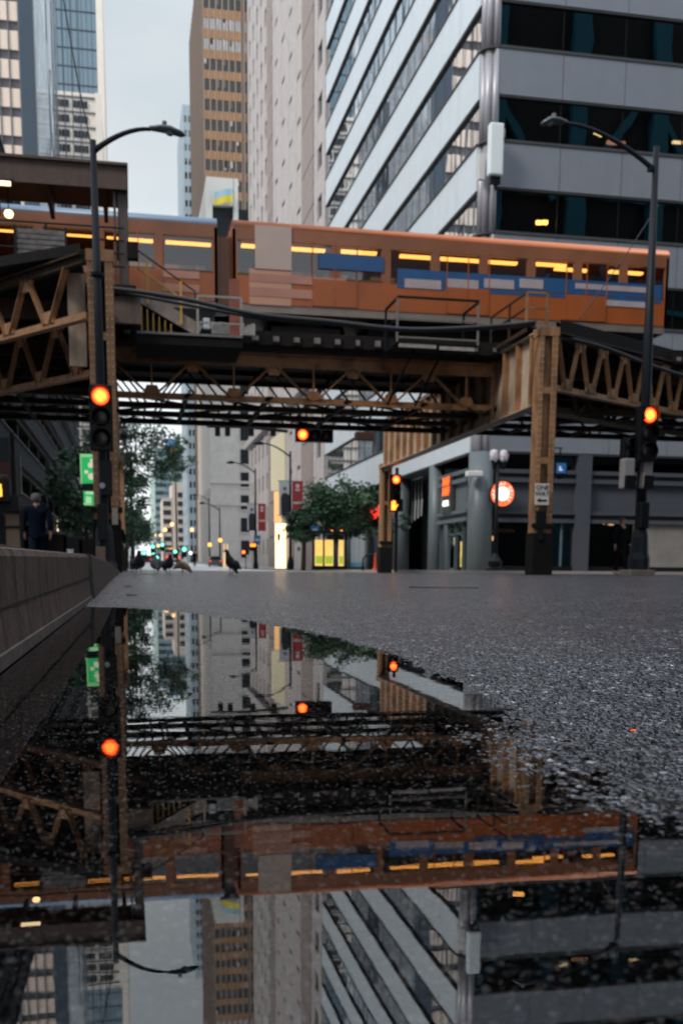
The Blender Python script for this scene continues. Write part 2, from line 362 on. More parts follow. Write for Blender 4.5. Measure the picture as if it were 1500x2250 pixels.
def water_mat():
    m = bpy.data.materials.new('puddle_water'); m.use_nodes = True; t = m.node_tree; t.nodes.clear(); k = t.links.new
    o = t.nodes.new('ShaderNodeOutputMaterial'); g = t.nodes.new('ShaderNodeBsdfGlossy'); g.inputs['Roughness'].default_value = 0.0
    tr = t.nodes.new('ShaderNodeBsdfTransparent'); tr.inputs['Color'].default_value = (.95, .92, .90, 1)
    f = t.nodes.new('ShaderNodeFresnel'); f.inputs['IOR'].default_value = 3.0
    tc = t.nodes.new('ShaderNodeTexCoord'); n = t.nodes.new('ShaderNodeTexNoise'); n.inputs['Scale'].default_value = 22; n.inputs['Detail'].default_value = 3
    n3 = t.nodes.new('ShaderNodeTexNoise'); n3.inputs['Scale'].default_value = 4; k(tc.outputs['Object'], n3.inputs['Vector'])
    ad = t.nodes.new('ShaderNodeMath'); ad.operation = 'MULTIPLY_ADD'; ad.inputs[1].default_value = 4; k(n3.outputs['Fac'], ad.inputs[0]); k(n.outputs['Fac'], ad.inputs[2])
    bp = t.nodes.new('ShaderNodeBump'); bp.inputs['Strength'].default_value = .25; bp.inputs['Distance'].default_value = .00011
    k(tc.outputs['Object'], n.inputs['Vector']); k(ad.outputs[0], bp.inputs['Height']); k(bp.outputs[0], g.inputs['Normal'])
    mx = t.nodes.new('ShaderNodeMixShader'); k(f.outputs[0], mx.inputs['Fac']); k(tr.outputs[0], mx.inputs[1]); k(g.outputs[0], mx.inputs[2])
    k(mx.outputs[0], o.inputs['Surface']); return m
mb = MB(); mb.quad((-.19, -1.7, 0), (1.5, -1.7, 0), (1.5, 4.6, 0), (-.19, 4.6, 0))
tag(mb.build('puddle_water', water_mat()), kind='structure')

def on_road(x, y): return float(road_base(np.array(x), np.array(y)))
# kerb and left pavement
KERB = pm('stained_concrete_kerb', (.16, .108, .086), .75, .35, 14, .5, stain=.9, stain_col=(.03, .022, .02), sm=(9, 9, .9))
def kerb_mesh(ys, tops, x0=-.19, w=.17):
    mb = MB()
    for i in range(len(ys)-1):
        a, b = ys[i], ys[i+1]; ta, tb = tops[i], tops[i+1]; g = .004 if i else 0
        prof = lambda t: [(x0+.012, -.03), (x0, .09), (x0, t-.015), (x0-.006, t-.004), (x0-.02, t), (x0-w, t+.002), (x0-w, -.03)]
        n = len(mb.v); pa = prof(ta); pb = prof(tb)
        mb.v += [(x, a+g, z) for x, z in pa]+[(x, b, z) for x, z in pb]; m = len(pa)
        for j in range(m): mb.f.append((n+j, n+(j+1) % m, n+m+(j+1) % m, n+m+j))
        mb.f.append(tuple(range(n, n+m))[::-1]); mb.f.append(tuple(range(n+m, n+2*m)))
    return mb
kb = kerb_mesh([-1.5, .45, 2.35, 4.8], [.155, .162, .180, .204]).build('kerb', KERB); tag(kb, kind='structure')
mb = MB()   # gutter lip at the foot of the kerb
for a, b in ((-1.5, 2.33), (2.345, 4.8)):
    mb.bar((-.188, a, .012), (-.188, b, .012), .022, .02)
mj = MB().bar((-.1895, -1.5, .072), (-.1895, .44, .074), .004, .004).bar((-.1895, .46, .074), (-.1895, 2.34, .088), .004, .004).bar((-.1895, 2.36, .088), (-.1895, 4.8, .105), .004, .004)
mj.build('kerb_joint', pm('kerb_joint_dirt', (.03, .025, .022), .9))['kind'] = 'structure'
KLIP = pm('gutter_edge', (.17, .135, .12), .6, .35, 20, .4)
tag(mb.build('gutter_edge', KLIP), kind='structure')
mb = kerb_mesh([4.803, 7.5, 10.5, 14], [.206, .20, .17, .125], x0=-.175, w=.2)
DKERB = pm('shaded_kerb', (.028, .026, .027), .5, .3, 8, .2)  # shade on the turned kerb end is put into this dark colour
tag(mb.build('kerb_ramp', DKERB), kind='structure')
PAVE = pm('pinkish_pavement', (.22, .165, .16), .6, .2, 3, .1)
mb = MB()
for y0, y1, z0, z1 in ((-30, 4.8, .17, .205), (4.8, 8, .205, .205), (8, 14, .205, .16), (14, 22.6, .16, .16)):
    mb.quad((-.34, y0, z0), (-.34, y1, z1), (-7, y1, z1+.10), (-7, y0, z0+.10))
    mb.quad((-.34, y0, z0), (-.34, y0, -.2), (-.34, y1, -.2), (-.34, y1, z1))
mb.quad((-7, -30, .27), (-7, 22.6, .26), (-70, 22.6, .26), (-70, -30, .27))
mb.quad((-.34, 22.6, .16), (-.34, 22.6, -.2), (-70, 22.6, -.2), (-70, 22.6, .26))
mb.build('pavement', PAVE)['kind'] = 'structure'
# far pavements
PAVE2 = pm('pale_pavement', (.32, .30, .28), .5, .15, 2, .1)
def slab(name, x0, x1, ys, ztop):
    mb = MB(); e = list(ys)
    for a, b in zip(e[:-1], e[1:]):
        za = ztop + 1.75*float(sstep(75, 270, np.array(a))); zb = ztop + 1.75*float(sstep(75, 270, np.array(b)))
        mb.quad((x0, a, za), (x1, a, za), (x1, b, zb), (x0, b, zb))
        for x in (x0, x1): mb.quad((x, a, za), (x, b, zb), (x, b, -.3), (x, a, -.3))
    a = e[0]; za = ztop; mb.quad((x0, a, za), (x1, a, za), (x1, a, -.3), (x0, a, -.3))
    mb.build(name, PAVE2)['kind'] = 'structure'
FAR = pm('sky_glare_road', (.80, .82, .82), .5, .1, .3, spec=1.0)  # near-white colour stands in for sky glare on the wet road
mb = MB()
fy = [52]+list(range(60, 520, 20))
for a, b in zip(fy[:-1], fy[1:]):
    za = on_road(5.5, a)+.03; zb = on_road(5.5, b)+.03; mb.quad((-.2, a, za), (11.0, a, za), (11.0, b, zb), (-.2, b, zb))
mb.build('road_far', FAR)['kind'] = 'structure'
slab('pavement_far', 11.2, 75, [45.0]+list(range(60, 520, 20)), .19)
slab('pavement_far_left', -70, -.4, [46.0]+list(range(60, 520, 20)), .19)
# faded crosswalk paint and debris
WPAINT = pm('worn_road_paint', (.26, .21, .17), .6, .3, 20)
mb = MB()
for px, py, w, d in ((950, 1307, .10, .05),):
    Yb = 5.2; P = at_y(px, py, Yb)
mb = MB(); c0 = Vector((1.85, 6.2)); zr = on_road(1.85, 6.2)
pts = [(-.22, 0), (-.05, -.10), (.2, -.08), (.25, .08), (.02, .13)]
n = len(mb.v)
mb.v += [(c0.x+a, c0.y+b, zr+.012) for a, b in pts]+[(c0.x+a, c0.y+b, zr-.02) for a, b in pts]
mb.f += [(0, 1, 2, 3, 4)]+[(i, (i+1) % 5, 5+(i+1) % 5, 5+i) for i in range(5)]
tag(mb.build('flattened_cardboard', WPAINT), 'pale flattened paper scrap lying on the asphalt right of the puddle', 'litter')

LEAFB = pm('dead_leaf', (.09, .055, .03), .7, .3, 20)
def litter(x, y, s, label, mat, rz):
    mb = MB(); z = on_road(x, y)+.002; n = 7
    ring = [(x+cos(2*pi*i/n+rz)*s*(1 if i % 2 else .6), y+sin(2*pi*i/n+rz)*s*.6, z+.001+.0012*((i*37) % 5)) for i in range(n)]
    mb.v = [(x, y, z+.006)]+ring+[(p[0], p[1], z-.02) for p in ring]
    mb.f = [(0, i+1, (i+1) % n+1) for i in range(n)]+[(i+1, n+i+1, n+(i+1) % n+1, (i+1) % n+1) for i in range(n)]
    tag(mb.build('dead_leaf', mat), label, 'leaf')
litter(.0, 5.1, .035, 'small dark leaf on the asphalt just beyond the tip of the puddle', LEAFB, .3)
litter(-.03, 6.6, .035, 'thin dark leaf farther along the kerb foot past the puddle', LEAFB, 1)
litter(.25, 14.6, .15, 'brown and yellow leaf lying between the two left pigeons', pm('yellow_leaf', (.28, .18, .05), .7, .3, 9), .2)

# ================================================================ RIGHT OFFICE BUILDING
FX, FY = 16.0, 49.0
TOPS = [7.75+3.92*k for k in range(15)]
CX = 16.72
ob = empty('office_building', (FX, FY, 0), 'pale metal-panelled office block with dark ribbon windows above a street corner coffee shop', 'building')
for k, t in enumerate(TOPS):
    mb = MB(); y = FY+.75; j = 0
    while y < 89.0:
        y2 = min(y+3.05, 89.2); mb.box(FX, y+.012, t-1.93, FX+.22, y2-.012, t); y = y2
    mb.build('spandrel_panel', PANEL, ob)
    mb = MB(); x = CX
    while x < 62:
        x2 = x+3.05; mb.box(x+.014, FY, t-1.93, x2-.014, FY+.22, t); x = x2
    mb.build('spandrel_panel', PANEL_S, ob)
    mb = MB(); mb.box(FX-.05, FY+.75, t-.02, FX+.24, 89.2, t+.09); mb.box(CX, FY-.05, t-.02, 62, FY+.24, t+.09)
    mb.box(FX+.03, FY+.75, t-2.02, FX+.24, 89.2, t-1.94); mb.box(CX, FY+.03, t-2.02, 62, FY+.24, t-1.94)
    mb.box(FX+.23, FY+.75, t-1.9, FX+.3, 89.2, t-.05); mb.box(CX, FY+.23, t-1.9, 62, FY+.3, t-.05)
    mb.build('ledge', JOINT, ob)
    if k < len(TOPS)-1:
        g = MB().quad((FX+.16, FY+.75, t+.09), (FX+.16, 89.2, t+.09), (FX+.16, 89.2, t+1.91), (FX+.16, FY+.75, t+1.91)).build('window', GL_A, ob)
        mb = MB(); y = FY+.75
        while y < 89: mb.box(FX+.15, y-.03, t+.09, FX+.2, y+.03, t+1.91); y += 1.525
        mb.build('mullion', JOINT, g)
        g = MB().quad((CX, FY+.16, t+.09), (62, FY+.16, t+.09), (62, FY+.16, t+1.91), (CX, FY+.16, t+1.91)).build('window', GL_B, ob)
        mb = MB(); x = CX
        while x < 62: mb.box(x-.014, FY+.13, t+.09, x+.014, FY+.2, t+1.91); x += 3.05
        mb.build('mullion', BLACK, g)
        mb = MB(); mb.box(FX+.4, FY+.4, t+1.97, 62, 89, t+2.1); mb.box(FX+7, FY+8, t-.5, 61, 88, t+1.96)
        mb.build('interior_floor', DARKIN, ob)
# rounded corner pier with storey joints
mb = MB(); zs = 6
pier = MB()
for k in range(len(TOPS)-1):
    a, b = TOPS[k]-.02, TOPS[k+1]-.09
    for (x, y, r) in ((FX+.18, FY+.55, .17), (FX+.32, FY+.25, .2), (FX+.60, FY+.13, .17)):
        pier.tube([(x, y, a), (x, y, b)], r, 14)
for (x, y, r) in ((FX+.18, FY+.55, .17), (FX+.32, FY+.25, .2), (FX+.60, FY+.13, .17)): pier.tube([(x, y, 5.8), (x, y, TOPS[0]-.1)], r, 14)
pier.box(FX+.1, FY+.1, 5.8, FX+1.2, FY+1.2, TOPS[0]-.1)
pier.build('corner_pier', pm('pier_metal', (.38, .38, .42), .4, .05, 1, metal=.3), ob, True)
mb = MB()
for k in range(len(TOPS)): mb.tube([(FX+.36, FY+.36, TOPS[k]-.1), (FX+.36, FY+.36, TOPS[k]-.02)], .44, 18)
mb.build('pier_collar', JOINT, ob)
# ground floor
G1 = pm('bluegrey_painted_metal', (.115, .145, .16), .45, .08, 1.5)
G2 = pm('slate_painted_metal', (.062, .068, .085), .5, .08, 1.5)
DGL = glass('shopfront_glass', (.09, .09, .10), .06, .015, .15, (.5, .5, .5))
mb = MB(); mb.tube([(FX+.55, FY+.55, 0), (FX+.55, FY+.55, 5.8)], .6, 20); mb.build('corner_column', G1, ob, True)
zlev = [(4.83, 5.02), (4.42, 4.62), (2.92, 3.08), (2.52, 2.7)]
mb = MB()
for a, b in zlev: mb.box(CX+.5, FY+.15, a, 61, FY+.5, b)
mb.box(CX+.5, FY+.38, 2.52, 61, FY+.5, 5.02)
mb.build('fascia', G2, ob)
mb = MB(); y0, y1 = 50.4, 55.6
for a, b in zlev: mb.box(FX+.1, y0, a+.1, FX+.5, y1, b+.1)
mb.box(FX+.33, y0, 2.62, FX+.5, y1, 5.1)
mb.build('fascia', G1, ob)
mb = MB()
for y in (56.3,): mb.tube([(FX+.3, y, 0), (FX+.3, y, 5.8)], .42, 16)
for y in (64.5, 72.5, 80.5, 88): mb.box(FX+.05, y-.6, 0, FX+.8, y+.6, 5.8)
mb.build('column', G1, ob, True)
mb = MB()
for x in (21.65, 30, 38, 46): mb.box(x-.36, FY+.02, 0, x+.36, FY+.6, 5.8)
mb.build('column', G2, ob)
# base and doors
mb = MB(); mb.box(CX+.5, FY+.3, 0, 61, FY+.5, .42); mb.box(FX+.3, 66, 0, FX+.5, 89, .42); mb.build('plinth', BLACK, ob)
g = MB().quad((CX+.4, FY+.42, .42), (24.3, FY+.42, .42), (24.3, FY+.42, 2.52), (CX+.4, FY+.42, 2.52)).build('window', DGL, ob)
mb = MB()
for x in (19.75, 20.7): mb.box(x-.05, FY+.36, .42, x+.05, FY+.48, 2.52)
mb.build('mullion', G1, g)
g = MB().quad((CX+.4, FY+.45, 5.02), (61, FY+.45, 5.02), (61, FY+.45, 5.8), (CX+.4, FY+.45, 5.8)).build('window', DGL, ob)
g = MB().quad((FX+.42, 50.2, 0), (FX+.42, 55.8, 0), (FX+.42, 55.8, 2.62), (FX+.42, 50.2, 2.62)).build('window', DGL, ob)
mb = MB()
for y in (50.4, 51.6, 52.9, 54.2, 55.6): mb.box(FX+.34, y-.06, 0, FX+.46, y+.06, 2.62)
mb.box(FX+.34, 50.4, 0, FX+.46, 55.6, .2); mb.box(FX+.34, 51.6, 2.0, FX+.46, 54.2, 2.1)
mb.build('door_frame', pm('teal_frame', (.06, .09, .10), .4, .1), g)
MB().box(24.5, FY+.3, .42, 61, FY+.48, 2.5).build('stone_panel', pm('pale_grey_panel', (.20, .19, .18), .7, .2, 1.2), ob)
# recess (dark) and poster windows along the street side
MB().box(FX+2.2, 57, 0, FX+2.4, 66, 5.8).build('recess_wall', G2, ob)
MB().box(FX+.5, 66.0, 2.7, FX+.7, 89, 5.8).build('upper_wall', G1, ob)
mb = MB()
for a, b in ((3.4, 3.6), (2.95, 3.15), (4.6, 4.9)): mb.box(FX+.2, 65, a, FX+.5, 87.4, b)
mb.build('moulding', G1, ob)
PO = pm('pale_poster', (.42, .48, .54), .4, .12, .8)
mb = MB()
y = 65.4
while y < 87:
    if abs((y-64.5) % 8) > .5: mb.box(FX+.4, y, .42, FX+.5, y+1.75, 2.85)
    y += 1.9
mb.build('window_poster', PO, ob)
MB().box(FX+.38, 65.4, .42, FX+.395, 87, .75).build('poster_strip', pm('blue_film', (.08, .30, .42), .4, .1), ob)
MB().box(FX+.35, 57.2, 5.72, 61.8, 88.8, 5.82).build('soffit', G2, ob)
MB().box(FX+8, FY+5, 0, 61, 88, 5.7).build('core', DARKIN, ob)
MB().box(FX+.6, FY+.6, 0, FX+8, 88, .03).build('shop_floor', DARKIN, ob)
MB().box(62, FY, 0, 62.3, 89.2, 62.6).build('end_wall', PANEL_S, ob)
# hanging white bars in the recess
mb = MB()
for i in range(4):
    P = at_x(905+i*7, 1070, FX+1.0); mb.tube([(P.x, P.y, 3.1+.1*i), (P.x+.05, P.y, 4.4)], .06, 8)
    mb.bar((P.x, P.y, 4.4), (P.x, P.y, 5.7), .03)
mb.bar((FX+1.0, at_x(903, 1070, FX+1.0).y, 5.68), (FX+1.0, at_x(928, 1070, FX+1.0).y, 5.68), .08)
tag(mb.build('hanging_sculpture', pm('white_rods', (.4, .42, .42), .4, .1)), 'row of pale rods hanging in the dark recess left of the coffee shop', 'sculpture')

# lights seen inside the offices
def office_light(px, py, Yd, w, h, col, s, label, tilt=0):
    P = at_y(px, py, Yd); e = empty('office_ceiling_light', P, label, 'lamp', 'lamps glowing inside the dark office windows')
    mb = MB(); mb.bar(P+Vector((-w/2, 0, -tilt/2)), P+Vector((w/2, 0, tilt/2)), .18, h); mb.build('diffuser', glow('lamp_%g%g%g' % col, col, s), e)
    MB().box(P.x-w/2, P.y-.1, P.z+h/2+abs(tilt)/2+.01, P.x+w/2, P.y+.1, P.z+h/2+abs(tilt)/2+.08).build('housing', BLACK, e)
AMB = (1, .42, .08); WHT = (.8, 1, 1); YLW = (1, .62, .25)
office_light(1183, 489, 50.2, .25, .16, AMB, 30, 'left one of two amber lamps in the window above the orange train car')
office_light(1196, 489, 50.2, .25, .16, AMB, 30, 'right one of two amber lamps in the window above the orange train car')
office_light(1371, 434, 51, .26, .1, WHT, 40, 'long white tube lamp in the window left of the right lamp post', .2)
office_light(1382, 428, 51, .16, .1, WHT, 40, 'short white lamp just above the tube lamp in the window', .12)
office_light(1313, 295, 51, .42, .06, YLW, 10, 'small yellow strip lamp under the curved arm of the right street lamp', -.12)
office_light(1352, 314, 50.5, .9, .14, (1, .4, .2), 3, 'dim orange strip lamp behind the curved arm of the street lamp')
office_light(1487, 313, 50.5, .5, .08, YLW, 12, 'yellow strip lamp behind the glass beyond the top of the lamp post')

# shop signs
OR = glow('orange_sign_light', (1, .11, .015), 2.2); WS = glow('white_sign_light', (1, .97, .9), 1.6); RED = glow('red_sign_light', (1, .04, .02), 1.3)
P = at_y(1103, 1085, FY-.3)
rs = empty('round_shop_sign', P, 'round glowing orange ring sign with a white centre on the slate fascia', 'shop sign')
d = MB(); d.disc(P, (0, 1, 0), .62, .18, 36); d.build('housing', BLACK, rs)
MB().disc(P+Vector((0, -.02, 0)), (0, 1, 0), .58, .015, 36).build('ring', glow('orange_ring', (1, .16, .05), 1.3), rs)
MB().disc(P+Vector((0, -.05, 0)), (0, 1, 0), .33, .02, 30).build('centre', WS, rs)
MB().disc(P+Vector((0, -.07, 0)), (0, 1, 0), .05, .01, 12).build('emblem', OR, rs)
for i, ch in enumerate('NAF NAF GRILL'):
    if ch == ' ': continue
    a = radians(205-i*250/12)
    text('letter', ch, P+Vector((cos(a)*.45, -.035, sin(a)*.45)), .19, WS, rs, rot=(pi/2, -(a-pi/2), 0), ext=.004)
P = at_x(980, 1086, FX+.05)
cs = empty('shop_sign', P, 'small orange and white lit lettering sign on the blue-grey fascia beside the corner column', 'shop sign')
MB().box(P.x-.0, P.y-.75, P.z-1.0, P.x+.22, P.y+.75, P.z+.9).build('backboard', pm('sign_back', (.05, .055, .06), .5), cs)
for s_, dz, sz, mt in (('NAF', .62, .62, OR), ('NAF', .12, .62, OR), ('GRILL', -.48, .42, WS)):
    text('lettering', s_, P+Vector((-.03, 0, dz)), sz, mt, cs, rot=(pi/2, 0, -pi/2), ext=.02)
P = at_x(806, 1130, FX-.1)
zs = empty('neon_shop_sign', P, 'red lit script sign on the grey wall just left of the far column', 'shop sign')
mb = MB()
for i in range(9):
    y = P.y+3.4-i*.85; z = P.z+.1*sin(i*1.7); mb.tube([(P.x, y, z-.35), (P.x, y-.25, z+.3), (P.x, y-.5, z-.2), (P.x, y-.8, z+.05)], .07, 6)
mb.build('tube_lettering', RED, zs); MB().box(P.x+.02, P.y-4, P.z-.55, P.x+.5, P.y+4, P.z-.45).build('rail', BLACK, zs)
P = at_y(1088, 1166, FY+.55)
ws = empty('window_band_sign', P, 'dim pinkish lettering on a dark red band inside the corner shop window', 'window sign')
MB().box(CX+.6, P.y, P.z-.35, 24.2, P.y+.03, P.z+.35).build('band', pm('dark_red_band', (.07, .012, .012), .6), ws)
text('lettering', 'MIDDLE EASTERN', P+Vector((0, -.03, 0)), .24, glow('dim_sign', (1, .55, .42), .22), ws, ext=.005)
for i, (px, py, lb) in enumerate(((1081, 1183, 'small warm pendant lamp glowing in the corner shop window behind the globe lamp post'), (1341, 1154, 'bright warm pendant lamp in the shop window beside the dark walker'), (1326, 1150, 'small dim pendant lamp left of the brighter one in the shop window'))):
    P = at_y(px, py, FY+1.2); e = empty('pendant_lamp', P, lb, 'lamp')
    r = (.12, .15, .06)[i]
    MB().lathe((P.x, P.y, P.z-r), [(0, 0), (r*.8, r*.4), (r, r), (r*.7, r*1.7), (0, r*2)], 12).build('bulb', glow('warm_bulb', (1, .55, .2), 9), e, True)
    MB().bar((P.x, P.y, P.z+r), (P.x, P.y, P.z+1), .02).build('cord', BLACK, e)

# cctv/lamp box on corner column, antenna on the corner
P = at_y(1040, 1041, FY-.3); e = empty('wall_camera', P, 'white security camera on the corner column above the coffee shop', 'camera')
MB().box(P.x-.35, P.y-.2, P.z-.13, P.x+.4, P.y+.25, P.z+.13).build('housing', pm('white_plastic', (.7, .7, .72), .4, .05), e, bevel=.04)
MB().tube([(P.x, P.y+.2, P.z), (P.x-.15, P.y+.3, P.z-.6), (P.x-.2, P.y+.35, P.z-1.3)], .02, 6).build('cable', G2, e)
P = at_y(1088, 330, FY-.7); e = empty('antenna_panel', P, 'tall white antenna box bracketed to the building corner', 'antenna')
MB().box(P.x-.33, P.y-.2, P.z-1.1, P.x+.33, P.y+.25, P.z+1.1).build('housing', pm('white_radome', (.72, .80, .84), .4, .03), e, bevel=.08)
MB().box(P.x-.2, P.y-.05, P.z-1.4, P.x+.25, P.y+.2, P.z-1.1).tube([(P.x, P.y, P.z-1.3), (P.x+.1, P.y+.1, P.z-1.65)], .07, 8).build('connector', BLACK, e)
MB().bar((P.x+.15, P.y+.25, P.z+.7), (P.x+.1, FY+.1, P.z+.7), .08).bar((P.x+.15, P.y+.25, P.z-.7), (P.x+.1, FY+.1, P.z-.7), .08).tube([(P.x+.6, FY-.1, P.z+.8), (P.x+.6, FY-.1, P.z+1.15)], .05, 8).build('bracket', GREY_RAIL, e)
P = at_y(1057, 367, FY-.1); tag(MB().box(P.x-.14, P.y-.1, P.z-.55, P.x+.14, P.y+.12, P.z+.55).build('equipment_box', pm('cream_box', (.62, .62, .6), .5, .04)), 'small cream box fixed to the rounded corner pier of the office block', 'box')

# ================================================================ STONE TOWER
tw = empty('stone_tower', (FX, 90, 0), 'tall grey-pink stone tower with narrow slit windows and darker pilasters', 'building')
mb = MB().box(FX+.5, 89.6, 0, FX+30, 149, 84); mb.build('wall', STONE_D, tw)
mb = MB()
def colx(px): return at_x(px, 600, FX).y
strips = [(700, 712, 0, STONE), (692, 700, 1, STONE), (636, 664, 1, STONE), (602, 634, 1, STONE), (549, 590, 1, STONE)]
mb = MB(); fl = MB(); ya, yb = 89.6, 148.5
piers = [(665, 690, .05, STONE_D), (590, 601, .05, STONE_D)]
for a, b, dx, mt in piers:
    y1, y0 = colx(a), colx(b); p = MB()
    z = 0
    while z < 82: p.box(FX-.12, y0, z+.06, FX+.5, y1, z+3.85); z += 3.9
    p.build('pilaster', mt, tw)
bays = [(690, 713, 1), (601, 665, 4), (548, 590, 5)]
for bi, (a, b, n) in enumerate(bays):
    y1, y0 = colx(a), colx(b); w = (y1-y0)/n; m = MB(); hw = w*.22
    for i in range(n):
        c = y0+(i+.5)*w
        m.box(FX, c-w/2+.02, 0, FX+.5, c-hw, 83); m.box(FX, c+hw, 0, FX+.5, c+w/2-.02, 83)
        for q_ in (-.46, -.34, .34, .46): m.tube([(FX, c+w*q_, 0), (FX, c+w*q_, 83)], .07, 6)
        z = 2; j = 0
        while z < 82:
            m.box(FX+.04, c-hw, z-2.1-(1.4 if (i*3+bi) % 3 == 1 else 0), FX+.5, c+hw, z); z += 3.9
        if (i+bi) % 2 == 0: m.bar((FX+.02, c-hw, 0), (FX+.02, c-hw, 83), .06)
    m.build('bay', STONE, tw)
    for i in range(n):
        s_ = MB(); c = y0+(i+.5)*w; s_.quad((FX+.2, c-hw, 2), (FX+.2, c+hw, 2), (FX+.2, c+hw, 82), (FX+.2, c-hw, 82)); s_.build('window', SLOT, tw)
MB().box(FX-.6, 89.6, 16.5, FX+.5, 148.5, 17.3).build('cornice', STONE, tw)

# ================================================================ LIMESTONE BLOCK, GOLD TOWER, OTHERS
lb = empty('limestone_block', (15, 200, 0), 'white limestone building with a flag on its roof corner behind the train', 'building')
X0 = at_y(460, 900, 200).x; X1 = X0+11; zt = at_y(460, 388, 200).z
MB().box(X0, 200, 0, X1, 236, zt-13.5).build('wall', LIME, lb)
WT = pm('white_cladding', (.66, .66, .64), .6, .06, .3)
XW = X0+5.6
m = MB(); m.box(X0, 200, zt-4.6, XW, 236, zt); m.box(X0, 200, zt-13.5, XW, 201, zt-10.6); m.box(X0, 200, zt-10.6, X0+1.0, 236, zt-4.6); m.box(XW-.9, 200, zt-10.6, XW, 203, zt-4.6)
m.box(X0, 201, zt-13.5, X0+.8, 236, zt-10.6); m.box(XW, 202, zt-6.4, X1, 236, zt-4.6); m.box(XW, 202, zt-10.0, X1, 203, zt-8.4); m.box(XW, 202, zt-13.5, X1, 203, zt-12.3)
m.build('penthouse_frame', WT, lb)
MB().box(X0+1.1, 201.2, zt-13, X1-.2, 235, zt-4.7).build('penthouse_glass', SLOT, lb)
z = 3
for k in range(13):
    for i, xx in enumerate((X0+6.4, X0+9.3)):
        w = MB().box(xx-.75, 199.85, z+k*4.15, xx+.75, 200.2, z+k*4.15+2.6).build('window', SLOT, lb)
        MB().box(xx-.95, 199.75, z+k*4.15-.25, xx+.95, 200.1, z+k*4.15-.02).build('sill', LIME, w)
m = MB()
for zz_ in (12, 16, 50, 51): m.box(X0-.2, 199.7, zz_, X1, 200.1, zz_+.5)
m.build('string_course', LIME, lb)
m = MB()
for k in range(10): m.box(X0-.35, 201+k*3.4, 0, X0+.1, 202.4+k*3.4, 15)
m.build('pilaster', LIME, lb)
fl = empty('flag', (X0+3.2, 199, zt-3), 'blue and yellow flag hanging across the white building top', 'flag')
for nm, c, dz in (('upper_half', (.35, .55, .68), 0), ('lower_half', (.75, .62, .05), -1.1)):
    m = MB()
    for i in range(8):
        a = i/8; b = (i+1)/8; f = lambda t: (X0+1.3+t*3.3, 199+.25*sin(t*9), zt-3.9+dz+t*.9)
        p, q_ = f(a), f(b); m.quad(p, q_, (q_[0], q_[1], q_[2]+1.1), (p[0], p[1], p[2]+1.1))
    o_ = m.build(nm, pm('flag_'+nm, c, .7, .05), fl); sm = o_.modifiers.new('thick', 'SOLIDIFY'); sm.thickness = .02
MB().tube([(X0+4.7, 199, zt-6), (X0+4.7, 199, zt+.5)], .07, 8).build('pole', GREY_RAIL, fl)

gt = empty('gold_tower', (18, 260, 0), 'brown skyscraper with orange spandrels between rows of windows', 'building')
xa, xb = at_y(447, 500, 260).x, at_y(556, 500, 260).x
BRN = pm('brown_aluminium', (.20, .155, .13), .5, .1, .3); ORG = pm('orange_spandrel', (.60, .31, .13), .45, .15, .4); BRD = pm('brown_louvre', (.13, .09, .07), .6, .1)
MB().box(xa, 260.5, 0, xb+2, 305, 137).build('wall', BRN, gt)
zb = at_y(500, 395, 260).z; per = (at_y(500, 235, 260).z - at_y(500, 323, 260).z)/2
fh_ = at_y(500, 176, 260).z-at_y(500, 211, 260).z
z = zb-per*3
GW = {0: SLOT}
WG = glass('gold_tower_glass', (.03, .04, .045), .03, .08, .1, (.3, .3, .3), trans=False)
WWHT = pm('near_white_blinds', (.95, .93, .97), .4, .1, .5)  # near-white fill for the top window rows and some blinds
k = 0
while z < 132:
    o1 = MB().box(xa+.6, 260.2, z-.05, xb, 260.6, z+per*.42).build('spandrel', ORG, gt)
    py_ = 0
    mt = WWHT if (at_y(500, 130, 260).z < z+per < at_y(500, 10, 260).z) else (BRD if abs(z-at_y(500, 345, 260).z) < per*.6 else WG)
    MB().quad((xa+.6, 260.4, z+per*.42), (xb, 260.4, z+per*.42), (xb, 260.4, z+per), (xa+.6, 260.4, z+per)).build('window', mt, gt)
    z += per; k += 1
m = MB(); n = 8; w = (xb-xa)/n
for i in range(n+1): m.box(xa+.5+i*w-.22, 259.8, 0, xa+.5+i*w+.22, 260.6, 137); m.box(xa+.5+(i+.5)*w-.05, 260.1, 0, xa+.5+(i+.5)*w+.05, 260.6, 137)
m.box(xa+.5+6.2*w, 259.4, 0, xa+.5+6.5*w, 260.6, 137)
m.build('fin', BRN, gt)
m = MB()
for i in range(15): m.box(xa-.25, 261+i*2.9, 0, xa+.1, 261.5+i*2.9, 137)
m.build('side_fin', BRN, gt)

def plain_tower(name, label, x0, x1, y0, y1, z, wall, win, per=4.0, frac=.5, vert=0, zmin=2):
    e = empty(name, (x0, y0, 0), label, 'building')
    MB().box(x0+.05, y0+.05, 0, x1-.05, y1, z).build('wall', wall, e)
    zc = zmin; c = 0
    while zc < z-per*.8 and c < 95:
        MB().box(x0-.03, y0-.03, zc, x1+.03, y1-.5, zc+per*frac).build('window', win, e); zc += per; c += 1
    if vert:
        m = MB(); i = x0
        while i < x1: m.box(i, y0-.25, 0, i+.3, y0+.1, z); i += vert
        i = y0
        while i < y1:
            m.box(x0-.25, i, 0, x0+.1, i+.3, z); m.box(x1-.1, i, 0, x1+.25, i+.3, z); i += vert
        m.build('fin', wall, e)
    return e
rg = random.Random(4)
for i in range(34):
    kx = rg.randrange(0, 8); kz = rg.randrange(0, 16); z = zb-per*3+per*kz
    if z > 125: continue
    a_ = xa+.5+kx*w+.25; MB().box(a_, 260.3, z+per*(.5+.3*rg.random()), a_+w*.42-.2, 260.38, z+per*.98).build('blind', WWHT if rg.random() < .4 else pm('dull_blind', (.25, .23, .22), .6), gt)
